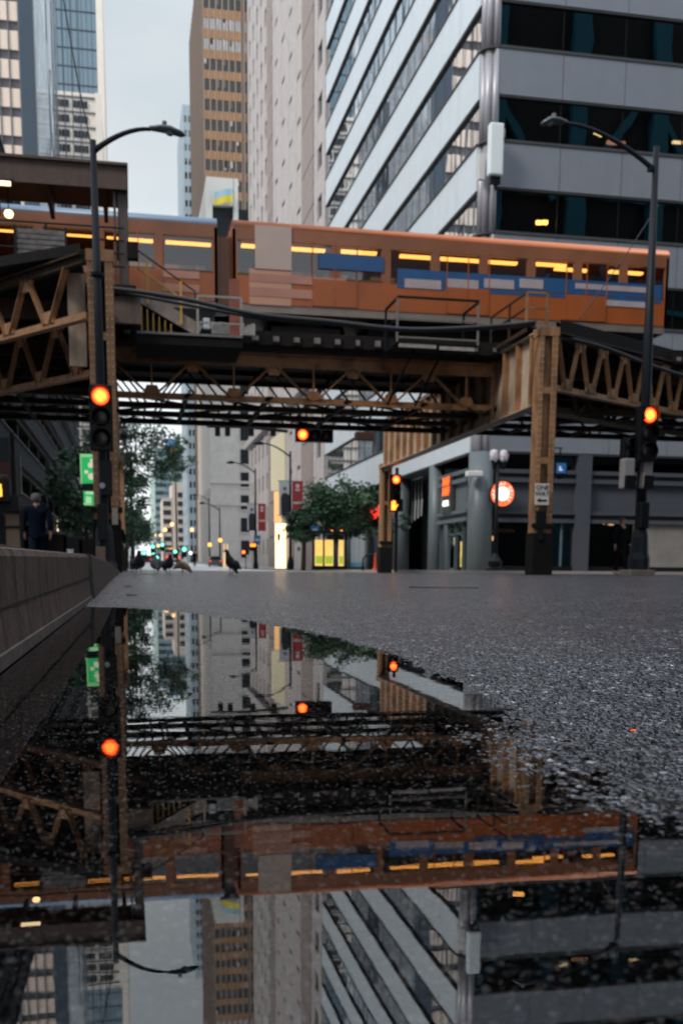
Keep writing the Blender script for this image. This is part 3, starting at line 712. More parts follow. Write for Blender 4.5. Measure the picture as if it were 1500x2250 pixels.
BLUEG = pm('pale_blue_cladding', (.42, .50, .56), .3, .05, .2); 
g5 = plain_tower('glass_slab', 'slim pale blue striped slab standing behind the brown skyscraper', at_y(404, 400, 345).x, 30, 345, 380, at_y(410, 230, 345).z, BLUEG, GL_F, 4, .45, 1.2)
pg = plain_tower('sky_gap_block', 'pale block added to fill the bright sky gap between the brown skyscraper and the limestone building', at_y(446, 900, 245).x, at_y(462, 900, 245).x, 245, 256, 52, glass('sky_gap_glass', (.75, .8, .85), .75, .05, .1, (.3, .3, .3), trans=False), BLUEG, 6, .1)  # pale block added where a bright gap of sky shows

# end of the street
TEAL = pm('teal_cladding', (.16, .23, .26), .5, .1, .3)
xa, xb = at_y(340, 1000, 480).x, at_y(432, 1000, 480).x
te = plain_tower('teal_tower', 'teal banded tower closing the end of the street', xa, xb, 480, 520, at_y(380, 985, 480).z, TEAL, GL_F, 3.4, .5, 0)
MB().box(xa+7, 479.5, at_y(380, 994, 480).z, xb, 500, at_y(380, 985, 480).z).build('orange_band', ORG, te)
MB().box(xa-2, 481, 0, xa, 519, at_y(340, 1020, 480).z).build('side_wall', pm('mint_cladding', (.5, .62, .58), .5, .05), te)
xa, xb = at_y(355, 1000, 400).x, at_y(419, 1000, 400).x; xm = at_y(377, 1000, 400).x
sb = empty('stepped_block', (xa, 400, 0), 'cream stepped office block with dark ribbon windows at the end of the street', 'building')
CRM = pm('cream_concrete', (.50, .43, .37), .7, .06, .3)
zt1 = at_y(365, 1094, 400).z; zt2 = at_y(400, 1060, 400).z
MB().box(xa, 400, 0, xm, 430, zt1).box(xm, 399.6, 0, xb, 430, zt2).build('wall', CRM, sb)
z = zt2-2.2
while z > 6:
    z -= 3.2
    m = MB(); m.box(xm+2.0, 399.3, z, xb-.5, 400, z+1.7)
    if z < zt1-2.5: m.box(xa+.3, 399.8, z, xm-.6, 400.3, z+1.7)
    m.build('window', SLOT, sb)
# blue sign screen lights near top of teal tower handled by cladding colours
BLU = pm('blue_panel', (.12, .25, .6), .4, .05); P = at_y(375, 968, 470)
tag(MB().box(P.x-1.5, 485, at_y(380, 985, 480).z+.05, P.x+4, 486, P.z+2.5).build('roof_billboard', BLU), 'small blue rooftop billboard seen through the tree top', 'billboard')

# ================================================================ LEFT TOWERS
BG = pm('beige_sky_windows', (.80, .66, .56), .5, .06, 1.5); GB = pm('grey_band', (.13, .13, .145), .5, .05, .5); DB = pm('dark_blue_steel', (.045, .07, .10), .35, .08, .5)  # bright sky mirrored in the windows is put into the beige
x1 = at_y(46, 200, 155).x; xd = at_y(76, 200, 155).x
t1 = empty('banded_tower', (x1, 155, 0), 'beige tower with grey bands and a dark blue corner column at the upper left', 'building')
z0 = at_y(20, 420, 155).z; per = (at_y(20, 57, 155).z-at_y(20, 247, 155).z)/3
MB().box(x1-45, 155.4, 0, xd-.1, 185, 82).build('wall', GB, t1)
zc = z0-per*9; c = 0
while zc < 78:
    MB().box(x1-45, 155.1, zc, x1, 155.5, zc+per*.66).build('window', BG, t1)
    zc += per
m = MB()
for i in range(36): m.box(x1-1.3*i-.08, 154.95, 0, x1-1.3*i+.08, 155.3, 81)
m.box(x1-5.3, 154.8, 0, x1-4.9, 155.4, 81)
m.build('mullion', GB, t1)
MB().box(x1, 154.6, 0, xd+.15, 156.8, 83).build('corner_column', DB, t1, bevel=.1)
# striped glass tower behind it
STG = glass('striped_glass', (.35, .40, .45), .55, .03, .8, (1.2, 1.2, .08), trans=False, dist=.15)
xg = at_y(78, 200, 190).x; xg2 = at_y(118, 200, 190).x
MB().box(xd-.1, 156.9, 0, xd+.02, 184.8, 81).build('side_glass', STG, t1)
t2 = empty('mirror_tower', (xg, 190, 0), 'mirrored glass tower with wavy vertical stripes beside the dark blue corner', 'building')
MB().box(xg-20, 190, 0, xg2, 203, 98).build('glass_wall', STG, t2)
m = MB()
for i in range(9): m.box(xg-3+i*1.25, 189.7, 0, xg-2.85+i*1.25, 190.05, 98)
for i in range(6): m.box(xg2-.1, 190+i*2.4, 0, xg2+.02, 190.2+i*2.4, 98)
m.build('mullion', DB, t2)
xa, xb = at_y(114, 300, 232).x, at_y(224, 300, 232).x
zt = at_y(170, 203, 232).z; per = (at_y(150, 222, 232).z-at_y(150, 320, 232).z)/3
t3 = empty('white_banded_tower', (xa, 232, 0), 'cream banded tower with short dark window groups below a blue glass tower', 'building')
CW = pm('cream_tower_stone', (.74, .68, .62), .7, .05, .3)
MB().box(xa-10, 232, 0, xb, 262, zt).build('wall', CW, t3)
z = zt-per; c = 0
while z > 5:
    m = MB()
    for i in range(4): m.box(xa+.3+i*.85, 231.7, z-.1, xa+1.0+i*.85, 232.2, z+per*.42); m.box(xa+4.4+i*.72, 231.7, z-.1, xa+5.0+i*.72, 232.2, z+per*.42)
    m.build('window', SLOT, t3)
    MB().box(xa-10, 231.75, z+per*.62, xb-.2, 232.1, z+per*.72).build('band', GB, t3); z -= per
MB().box(xb-1.1, 231.4, 0, xb+.1, 233, zt).build('corner_pier', CW, t3)
BGL = glass('blue_tower_glass', (.055, .15, .22), .25, .06, .35, (.3, .3, .15), trans=False, dist=.1)
xa, xb = at_y(112, 100, 290).x, at_y(213, 100, 290).x
t4 = empty('blue_glass_tower', (xa, 290, 0), 'tall blue glass tower rising above the cream banded tower', 'building')
MB().box(xa-10, 290, 0, xb, 320, 150).build('glass_wall', BGL, t4)
m = MB()
for i in range(20): m.box(xa-9.9, 289.8, 60+i*4.2, xb-.05, 290.05, 60.25+i*4.2)
m.build('transom', DB, t4); m = MB()
for i in range(22): m.box(xb-.05-i*1.2, 289.7, 0, xb+.05-i*1.2, 290.1, 150)
m.build('mullion', DB, t4)
MB().box(xb, 289.5, 0, xb+1.6, 320, 151).build('corner_pier', CW, t4)

# ================================================================ PARKING GARAGE (left, under the tracks)
GR = pm('dark_ribbed_panel', (.026, .036, .052), .6, .1, 1)
ga = empty('parking_garage', (-6.6, 47, 0), 'dark parking garage with ribbed blue-grey bands along the left side of the street', 'building')
for k in range(7):
    z = 3.4+k*3.1; m = MB(); y = 48
    m.box(-6.9, 48, z, -6.65, 150, z+1.25)
    m.build('ribbed_band', GR, ga); m = MB(); y = 48
    while y < 150: m.box(-6.66, y, z+.05, -6.6, y+.12, z+1.2); y += .45
    m.box(-6.75, 48, z+1.25, -6.5, 150, z+1.33)
    m.build('rib', GR, ga)
    MB().box(-30, 48, z-.35, -6.9, 150, z-.05).build('floor_slab', BLK_SHADE, ga)
m = MB(); y = 49
while y < 150: m.box(-7.6, y, 0, -7.0, y+.6, 24); y += 7.5
m.box(-30, 47.4, 0, -6.9, 47.9, 24.5); m.build('column', BLK_SHADE, ga)
m = MB()
for i in range(14):
    y = 52+i*7.5
    for k in range(2): m.box(-6.95, y, .25+k*0, -6.9, y+5, 2.9)
m.build('shopfront', BLK_SHADE, ga)
for i, (px, py, w, c, s, lb_) in enumerate(((126, 1155, .9, (1, .72, .4), 1.2, 'warm lit shop panel under the garage nearest the walker'), (170, 1180, .8, (1, .8, .5), 1.5, 'warm lit shop panel under the garage farther along'), (182, 1192, 1.6, (.2, .9, .6), 1.2, 'green lit shop awning strip below the garage'), (195, 1197, 2.2, (1, .45, .15), 1.3, 'orange lit shop awning strip below the garage'))):
    P = at_x(px, py, -6.2); e = empty('lit_shop_panel', P, lb_, 'shop light')
    hgt = .9 if i < 2 else .22
    MB().box(P.x, P.y-w/2, P.z-hgt/2, P.x+.08, P.y+w/2, P.z+hgt/2).build('lit_face', glow('shopglow%d' % i, c, s), e)
    MB().box(P.x-.12, P.y-w/2-.05, P.z-hgt/2-.05, P.x-.01, P.y+w/2+.05, P.z+hgt/2+.05).build('box', BLACK, e)

nl = empty('shade_block', (-40, -60, 0), 'unseen dark block added left of the camera to shade the street', 'building')  # out of view, added to keep sun off the steelwork
MB().box(-60, -70, 0, -8, 13, 24).build('wall', pm('dark_brick', (.12, .09, .08), .8, .2, 1, .1), nl)
m = MB()
for k in range(5):
    for i in range(12): m.box(-8.05, -62+i*6, 3+k*4, -7.95, -59+i*6, 5.2+k*4)
m.build('window', SLOT, nl)
# ================================================================ BUILDING BEHIND THE CAMERA (seen only mirrored in the glass)
TEALC = pm('teal_steel', (.03, .21, .29), .5, .1, .5)
bb = empty('teal_frame_building', (17, 18, 0), 'dark building with teal steel columns mirrored in the office windows', 'building')
MB().box(17.5, -20, 0, 75, 17.5, 42).build('wall', pm('near_black_wall', (.02, .022, .026), .7), bb)
m = MB()
for i in range(8): m.box(20+i*6.6, 17.5, 0, 21.3+i*6.6, 18.1, 42)
for z in (12.2, 20.3, 28.4, 36.5): m.box(17.5, 17.6, z, 75, 17.9, z+.4)
for i in range(4):
    m.bar((20+i*13.2, 17.8, 28), (26+i*13.2, 17.8, 36), .5); m.bar((32+i*13.2, 17.8, 28), (26.6+i*13.2, 17.8, 36), .5)
m.build('steel_frame', TEALC, bb)

# ================================================================ ELEVATED RAILWAY
el = empty('elevated_railway', (0, 30, 0), 'rusty tan steel elevated railway structure crossing above the street', 'railway bridge')
def rivets(mb, a, b, nrm, step=.14, r=.022):
    a = Vector(a); b = Vector(b); n = max(1, int((b-a).length/step))
    for i in range(n+1): mb.dome(a+(b-a)*(i/n), nrm, r)
def el_column(x, y, ztop, w=.5, guard=1.15, z0=0.0, webm=None):
    c = MB()
    # built-up column: two flange plates towards the street, recessed web, lacing
    c.box(x-w/2, y-.2, z0, x-w/2+.13, y-.17, ztop); c.box(x+w/2-.16, y-.2, z0, x+w/2, y-.17, ztop)
    c.box(x-w/2, y-.17, z0, x-w/2+.02, y+.2, ztop); c.box(x+w/2-.02, y-.17, z0, x+w/2, y+.2, ztop)
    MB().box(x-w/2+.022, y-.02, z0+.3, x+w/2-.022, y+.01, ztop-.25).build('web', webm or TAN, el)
    c.box(x-w/2-.02, y-.22, ztop-.22, x+w/2+.02, y+.25, ztop)
    z = z0+guard
    while z < ztop-.8:
        c.box(x-w/2+.13, y-.19, z, x+w/2-.16, y-.175, z+.16); z += 1.75
    o = c.build('column', TAN, el, bevel=.006)
    r = MB()
    for xx in (x-w/2+.035, x-w/2+.10, x+w/2-.13, x+w/2-.04): rivets(r, (xx, y-.2, z0+guard), (xx, y-.2, ztop-.1), (0, -1, 0), .15, .02)
    r.build('rivets', TAN_L, o)
    g = MB().box(x-w/2-.04, y-.26, -.2, x+w/2+.04, y+.24, z0+guard).box(x-w/2-.07, y-.29, z0+guard+.12, x+w/2+.07, y-.2, z0+guard+.24)
    g.build('base_guard', BLK_SHADE, o, bevel=.02)
    return o
LCX, LCY, RCX, RCY = -.50, 22.6, 10.50, 26.5
el_column(LCX, LCY, 6.36, webm=BLK_SHADE); el_column(RCX, RCY, 6.28)  # left web near-black: the recess shade is put into its colour
el_column(10.58, 44.3, 4.6, .46); el_column(LCX, 44.3, 4.6, .46)
def cross_girder(x, y0, y1, z0, z1):
    m = MB().box(x-.012, y0, z0, x+.012, y1, z1).box(x-.2, y0, z1-.03, x+.2, y1, z1).box(x-.2, y0, z0-.03, x+.2, y1, z0)
    m.box(x-.03, y0, z1-.2, x+.03, y1, z1-.03).box(x-.03, y0, z0, x+.03, y1, z0+.16)
    g = m.build('cross_girder', TAN_L, el); m = MB(); r = MB(); y = y0+.25
    while y < y1:
        MB().box(x-.17, y-.05, z0, x+.17, y+.05, z1-.03).build('stiffener', TAN, g)
        for s in (-1,): rivets(r, (x-.03, y-.09, z0+.2), (x-.03, y-.09, z1-.25), (-1, 0, 0), .16, .018)
        y += 1.02
    r.build('rivets', TAN_L, g)
cross_girder(10.43, 26.75, 44.1, 4.42, 6.22); cross_girder(-.56, 22.9, 44.1, 4.42, 6.25)
def lattice(P0, dv, t0, t1, step, off, zb, zt, mat=TAN, deep=.3, lp=.09, name='truss', detail=True, chordmat=None):
    P0 = Vector((P0[0], P0[1], 0)); dv = Vector((dv[0], dv[1], 0)).normalized(); nrm = Vector((dv.y, -dv.x, 0))
    if nrm.y > 0: nrm = -nrm
    p = lambda t, z: P0+dv*t+Vector((0, 0, z))
    m = MB()
    m.bar(p(t0, zt-deep/2), p(t1, zt-deep/2), .03, deep); m.bar(p(t0, zt), p(t1, zt), .30, .035); m.bar(p(t0, zt-deep+.02), p(t1, zt-deep+.02), .14, .03)
    tr = m.build(name, chordmat or mat, el)
    m = MB(); m.bar(p(t0, zb), p(t1, zb), .20, .03); m.bar(p(t0, zb+.075), p(t1, zb+.075), .03, .15)
    m.build('bottom_chord', mat, tr)
    tb = t0+off; T = zt-deep+.03; B = zb+.1
    while tb < t1-.1:
        for s in (-1, 1):
            tp = tb+s*step/2
            if t0-.2 <= tp <= t1+.2:
                d = MB(); d.bar(p(tb+s*.10, B), p(tp-s*.06, T), .05, lp, up=nrm); d.bar(p(tb+s*.10, B)+nrm*.03, p(tp-s*.06, T)+nrm*.03, .015, lp*1.25, up=nrm)
                d.build('diagonal', mat, tr)
        if detail:
            v = MB(); v.bar(p(tb, B), p(tb, T), .05, .06, up=nrm); v.build('vertical', mat, tr)
        g = MB()
        for (tt, z, s) in () if mat is TAN_D else ((tb, B, 1), (tb+step/2, T, -1)):
            if tt < t1:
                a, b, c, d_ = p(tt-.24, z), p(tt+.24, z), p(tt+.14, z+s*.24), p(tt-.14, z+s*.24)
                n = len(g.v); g.v += [tuple(q_+nrm*.045) for q_ in (a, b, c, d_)]+[tuple(q_-nrm*.02) for q_ in (a, b, c, d_)]
                g.f += [(n, n+1, n+2, n+3), (n+7, n+6, n+5, n+4)]+[(n+i, n+4+i, n+4+(i+1) % 4, n+(i+1) % 4) for i in range(4)]
        if g.v: g.build('gusset_plate', mat, tr)
        tb += step
    return tr
ZB, ZT = 4.74, 6.0
for i, y in enumerate((30.0, 31.7, 33.4, 35.1)):
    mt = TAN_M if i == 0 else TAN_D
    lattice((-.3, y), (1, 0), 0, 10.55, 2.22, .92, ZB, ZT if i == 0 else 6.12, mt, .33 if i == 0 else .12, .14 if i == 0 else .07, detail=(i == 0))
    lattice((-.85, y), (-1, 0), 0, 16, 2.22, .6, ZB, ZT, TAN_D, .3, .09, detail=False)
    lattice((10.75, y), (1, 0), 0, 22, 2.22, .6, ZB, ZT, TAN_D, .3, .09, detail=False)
# diagonal spans on either side
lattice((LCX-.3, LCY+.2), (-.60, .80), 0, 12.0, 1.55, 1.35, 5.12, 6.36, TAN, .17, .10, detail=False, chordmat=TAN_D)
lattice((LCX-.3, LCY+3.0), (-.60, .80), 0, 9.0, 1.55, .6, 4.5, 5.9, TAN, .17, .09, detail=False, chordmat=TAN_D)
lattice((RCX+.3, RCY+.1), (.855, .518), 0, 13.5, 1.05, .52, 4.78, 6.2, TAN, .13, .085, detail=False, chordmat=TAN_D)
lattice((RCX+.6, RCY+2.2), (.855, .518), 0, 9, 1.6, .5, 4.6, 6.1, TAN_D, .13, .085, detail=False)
# lateral bracing, stringers
m = MB()
for x in np.arange(-14, 32, 2.22):
    m.bar((x, 29.9, ZB+.05), (x, 35.2, ZB+.05), .12, .10)
    m.bar((x, 29.9, ZB+.12), (x+2.22, 31.7, ZB+.12), .08, .05); m.bar((x+2.22, 31.7, ZB+.10), (x, 33.4, ZB+.10), .08, .05); m.bar((x, 33.4, ZB+.12), (x+2.22, 35.1, ZB+.12), .08, .05)
m.build('lateral_bracing', BLK_SHADE, el)
for y in (32.5,): MB().box(-14, y-.06, 5.1, 32, y+.06, 5.22).build('conduit', BLK_SHADE, el)
m = MB().box(-18, 29.35, 6.11, 34, 35.6, 6.16); m.build('deck', BLK_SHADE, el)
m = MB().box(-18, 29.3, 6.12, -.9, 29.36, 6.5).box(-.9, 29.3, 6.12, 34, 29.36, 6.48).box(-18, 35.55, 6.12, 34, 35.6, 6.5); m.build('edge_board', TIMBER, el)
# sleepers with pale ends
tie0 = None
for i in range(84):
    x = -14+i*.56
    if tie0 is None:
        tie0 = MB().box(-.11, -.45, -.1, .11, 5.2, .12).build('sleeper', TIMBER); tie0.parent = el
        e0 = MB().box(-.10, -.455, -.05, .10, -.452, .11).build('sleeper_end', pm('weathered_end', (.17, .16, .15), .8, .4, 5)); e0.parent = tie0
        t_ = tie0
    else:
        t_ = tie0.copy(); COL.objects.link(t_); e_ = e0.copy(); COL.objects.link(e_); e_.parent = t_; e_.scale = (.55+.4*random.random(), 1, .55+.4*random.random())
    t_.parent = el; t_.location = (x, 29.72-30, 6.26)
RAIL = pm('rail_steel', (.12, .08, .06), .4, .2, 5, metal=.6)
for y in (31.3, 32.74, 33.9): MB().box(-20, y-.035, 6.38, 36, y+.035, 6.53).build('rail', RAIL, el)
# deck over the left and right diagonal spans
m = MB(); m.quad((-.9, 23.0, 6.42), (-.9, 29.3, 6.42), (-16, 40, 6.42), (-16, 34.5, 6.42)); m.quad((-.9, 23.0, 6.62), (-.9, 29.3, 6.62), (-16, 40, 6.62), (-16, 34.5, 6.62))
m.quad((-.9, 23, 6.42), (-16, 34.5, 6.42), (-16, 34.5, 6.62), (-.9, 23, 6.62)); m.quad((-.9, 23, 6.42), (-.9, 29.3, 6.42), (-.9, 29.3, 6.62), (-.9, 23, 6.62))
m.build('diagonal_deck', BLK_SHADE, el); m = MB()
m.quad((10.9, 26.9, 6.25), (34, 40.6, 6.25), (34, 29.4, 6.25), (12, 29.4, 6.25)); m.quad((10.9, 26.6, 6.25), (34, 40.4, 6.25), (34, 40.4, 6.55), (10.9, 26.6, 6.55))
m.quad((10.9, 26.9, 6.55), (34, 40.6, 6.55), (34, 29.4, 6.55), (12, 29.4, 6.55))
m.build('diagonal_deck', BLK_SHADE, el)
# light web plate beside the left column and knee bracing near the right one
MB().box(-1.22, 24.0, 4.42, -.86, 24.06, 6.3).build('web_plate', TAN_L, el)
m = MB(); m.tube([(10.2, 29.8, 4.75), (9.9, 29.8, 4.6), (9.5, 29.8, 4.75)], .04, 6); m.build('knee_brace', TAN_D, el)
MB().bar((10.6, 27, 4.3), (16.5, 31.5, 4.45), .1).build('lower_tie', TAN_D, el)

# ---------------- station platform at the left
sp_ = empty('station_platform', (-6, 28, 0), 'dark station platform with brown canopy edge and railings above the left girder', 'railway platform')
BRC = pm('brown_canopy', (.085, .055, .045), .6, .3, 2, .1, stain=.5)
z1 = at_y(278, 366, 27).z; z0 = at_y(278, 405, 27).z-.12; xr = at_y(280, 400, 27).x
m = MB(); m.box(-16, 27, z0, xr, 27.08, z1); m.box(-16, 26.92, z1, xr+.02, 30.0, z1+.06); m.box(xr-.08, 27.08, z0, xr, 30, z1)
for i in range(12): m.box(xr-.6-1.35*i, 27.1, z0+.1, xr-.5-1.35*i, 29.9, z1)
m.build('canopy', BRC, sp_)
m = MB().box(xr-.24, 27.2, 6.4, xr, 27.45, z0+.1); m.box(xr-.34, 27.15, 7.0, xr-.28, 27.2, z0+.1)
for x in (xr-4.5, xr-9): m.box(x-.1, 29, 6.6, x+.1, 29.2, z1)
m.build('post', pm('brown_post', (.075, .055, .05), .5, .2, 3, .1), sp_)
m = MB()
for py in (490, 518, 547, 576): z = at_y(100, py, 27).z; m.tube([(-16, 27, z), (xr-.1, 27, z)], .022, 8)
for k in range(7): m.tube([(xr-1.9-2.3*k, 27, 6.6), (xr-1.9-2.3*k, 27, at_y(100, 490, 27).z)], .03, 8)
m.build('railing', BLACK, sp_)
zf = at_y(100, 618, 27).z
m = MB().box(-16, 26.9, zf-.22, xr+.15, 30.2, zf); m.build('floor', BLK_SHADE, sp_)
m = MB().box(-16, 27.0, zf-.85, xr+.25, 27.2, zf-.24); m.build('fascia', pm('brown_fascia', (.10, .07, .06), .7, .3, 2, stain=.5), sp_)
P0_ = at_y(36, 500, 26.9); P1_ = at_y(145, 588, 26.9)
sg = empty('platform_sign', (P0_.x, 26.9, P0_.z), 'weathered blank dark grey sign panel fixed to the platform railing', 'sign')
m = MB()
for i in range(7):
    za = P1_.z+(P0_.z-P1_.z)*i/7; m.box(P0_.x, 26.88, za+.01, P1_.x, 26.93, za+(P0_.z-P1_.z)/7-.012)
m.build('board', pm('peeling_board', (.12, .12, .125), .6, .7, 5, .3), sg)
MB().box(P0_.x-.06, 26.86, P1_.z-1.0, P0_.x, 26.95, P0_.z+.05).box(P1_.x, 26.86, P1_.z-.05, P1_.x+.05, 26.95, P0_.z+.05).build('frame', BLACK, sg)
P = at_y(20, 470, 28.3); e = empty('platform_lamp', P, 'round warm lamp glowing on a stem under the platform canopy', 'lamp')
MB().lathe((P.x, P.y, P.z-.1), [(0, 0), (.08, .03), (.11, .1), (.08, .17), (0, .2)], 14).build('bulb', glow('platform_bulb', (1, .62, .28), 4.5), e, True)
MB().bar((P.x, P.y, P.z+.1), (P.x, P.y, z1), .025).build('stem', BLACK, e)
P = at_y(2, 402, 26.95); e = empty('canopy_lamp', P, 'bright pale tube lamp hanging on the outer edge of the platform canopy', 'lamp')
MB().tube([P+Vector((-.25, 0, 0)), P+Vector((.22, 0, 0))], .05, 10).build('bulb', glow('canopy_bulb', (1, .72, .40), 2.6), e); MB().box(P.x-.3, P.y, P.z+.06, P.x+.3, P.y+.1, P.z+.1).build('housing', BLACK, e)
P = at_y(291, 552, 27.1); tag(MB().box(P.x-.12, P.y-.1, P.z-.2, P.x+.14, P.y+.12, P.z+.2).build('junction_box', BLK_SHADE, bevel=.02), 'dark junction box on the side of the platform end post', 'box')
P = at_y(235, 408, 27.4); tag(MB().tube([P+Vector((0, 0, .08)), P, P+Vector((0, 0, -.1))], [.06, .1, .04], 10).build('loudspeaker', BLACK), 'small dark loudspeaker hanging under the canopy beside the lamp post', 'loudspeaker')
P = at_y(255, 405, 27.4); m = MB()
m.tube([P, P+Vector((.02, 0, -.15)), P+Vector((-.02, 0, -.3)), P+Vector((.03, 0, -.42))], [.05, .035, .03, .012], 8)
tag(m.build('hanging_cable_end', BLACK), 'ragged cable end dangling from the canopy near its post', 'cable')

# ---------------- stair and landing
YS = 27.6
stt = empty('platform_stair', (1, YS, 0), 'short steel stair with yellow handrails and grey landing rail right of the platform', 'stair')
A = at_y(308, 650, YS); B = at_y(440, 728, YS)
m = MB().bar(A, B, .06, .30, up=(0, 0, 1)); m.build('stringer', pm('stair_stringer', (.24, .20, .18), .6, .3, 5, .2), stt)
A2 = A+Vector((0, 1.0, 0)); B2 = B+Vector((0, 1.0, 0)); m = MB().bar(A2, B2, .05, .25)
for i in range(7): t = (i+.5)/7; c = A+(B-A)*t; m.box(c.x-.13, YS, c.z, c.x+.13, YS+1, c.z+.04)
m.build('tread', BLK_SHADE, stt)
L0 = at_y(300, 727, YS-.3); L1 = at_y(533, 740, YS-.3)
m = MB().box(L0.x, YS-.3, L0.z-.28, L1.x, 29.25, L0.z-.06); m.build('landing', BLK_SHADE, stt)
m = MB().box(L0.x, YS-.34, L0.z-.055, L1.x, 29.0, L0.z); m.build('landing_edge', GREY_RAIL, stt)
m = MB()
for px, ya, yb in ((323, 570, 668), (397, 618, 713)):
    a = at_y(px, ya, YS-.05); b = at_y(px, yb, YS-.05); m.bar(a, Vector((a.x, a.y, b.z)), .055)
m.bar(at_y(302, 588, YS-.05), at_y(388, 648, YS-.05), .05)
for i in range(6):
    a = at_y(311+13*i, 672+8*i, YS-.1); m.bar(a, Vector((a.x, a.y, L0.z)), .028)
m.build('yellow_rail', YEL, stt)
m = MB().tube([at_y(300, 548, YS-.05), at_y(428, 640, YS-.05), at_y(430, 655, YS-.05)], .018, 8); m.build('handrail', BLK_SHADE, stt)
m = MB()
a = at_y(434, 650, YS-.28); b = at_y(530, 654, YS-.28)
m.bar(a, Vector((b.x, b.y, a.z)), .05); m.bar(Vector((a.x, a.y, L0.z+.28)), Vector((b.x, b.y, L0.z+.28)), .04)
for x in (a.x, b.x): m.bar((x, a.y, L0.z), (x, a.y, a.z), .055)
m.build('landing_rail', pm('pale_grey_rail', (.30, .285, .27), .5, .25, 8, .1), stt)
a = at_y(505, 612, YS+.1); b = at_y(527, 730, YS+.1)
rp = MB().box(a.x, a.y, L0.z, b.x, a.y+.2, a.z).build('signal_post', pm('rusty_red_paint', (.24, .075, .05), .6, .25, 4, .1))
tag(rp, 'rusty red steel post standing on the landing at the foot of the stair', 'post')
m = MB()
a = at_y(452, 712, 28.6); tag(MB().box(a.x-.07, 28.5, a.z-.14, a.x+.1, 28.6, a.z+.13).build('white_bucket', pm('white_box', (.75, .8, .85), .5), bevel=.02), 'small white box on the landing behind the grey rail', 'box')
a = at_y(465, 722, 28.9); b = at_y(560, 722, 28.9); m = MB()
for i in range(12): x = a.x+(b.x-a.x)*i/12; m.box(x, 28.9, a.z-.12, x+.1, 29.0, a.z+.1+.04*(i % 3))
tag(m.build('track_equipment', pm('pale_equipment', (.38, .36, .34), .5, .35, 6)), 'row of pale electrical boxes on the deck edge behind the red post', 'equipment')

# ---------------- maintenance platforms
mp_ = empty('maintenance_platform', (8, 28, 6), 'black and grey railed maintenance cage on the deck edge before the orange train', 'platform')
a = at_y(873, 654, 28); b = at_y(1051, 664, 28); zt_, zm = a.z, at_y(900, 700, 28).z; zd = at_y(900, 752, 28).z
m = MB()
for x in (a.x, b.x): m.bar((x, 28, zd), (x, 28, zt_), .05)
m.bar((a.x, 28, zm), (b.x, 28, zm), .035); m.bar((a.x, 28, zd+.12), (b.x, 28, zd+.12), .04)
m.build('front_rail', GREY_RAIL, mp_)
m = MB()
for x in (a.x, b.x):
    m.bar((x, 28, zt_), (x, 29.3, zt_), .055); m.bar((x, 29.3, zd-.1), (x, 29.3, zt_), .055); m.bar((x, 28, zm), (x, 29.3, zm), .035); m.bar((x, 28, zd), (x, 29.3, zd), .06)
m.bar((a.x, 27.97, zt_+.02), (b.x, 27.97, zt_+.02), .055)
m.build('side_rail', BLACK, mp_)
m = MB()
for i in range(5): m.box(a.x-.02, 28+i*.26, zd-.02, b.x, 28.2+i*.26, zd+.02)
m.build('grating', BLK_SHADE, mp_)
MB().box(a.x+.05, 27.95, zd-.14, (a.x+b.x)/2-.05, 28.0, zd-.05).box((a.x+b.x)/2+.05, 27.95, zd-.16, b.x-.1, 28.0, zd-.07).build('toe_board', pm('worn_toe_board', (.28, .26, .25), .6, .4, 6), mp_)
MB().bar((a.x+.5, 28.1, zd-.1), (a.x+.15, 29.6, ZB), .05).bar((a.x+1.3, 28.1, zd-.1), (a.x+.95, 29.6, ZB), .05).build('strut', BLK_SHADE, mp_)
tr_ = empty('tan_guard_rail', (RCX, RCY, 6.2), 'tan guard rail standing on top of the right column and girder', 'railing')
a = at_y(1158, 642, 27.0); b = at_y(1203, 642, 27.0); zt_ = a.z; zb_ = at_y(1158, 716, 27).z; m = MB()
for x in (a.x, b.x): m.bar((x, 27, zb_), (x, 27, zt_), .06)
for z in (zt_, zt_-.38, zb_+.12): m.bar((a.x, 27, z), (b.x, 27, z), .045)
m.build('front_frame', TAN, tr_); m = MB()
yb2 = 29.8
for z in (zt_, zt_-.38): m.bar((a.x, 27, z), (a.x, yb2, z), .045)
for y in (28.3, yb2): m.bar((a.x, y, zb_-.15), (a.x, y, zt_), .05)
m.bar((a.x, 27, zb_-.1), (a.x, yb2, zb_-.1), .06, .09)
m.build('side_frame', TAN_D, tr_)

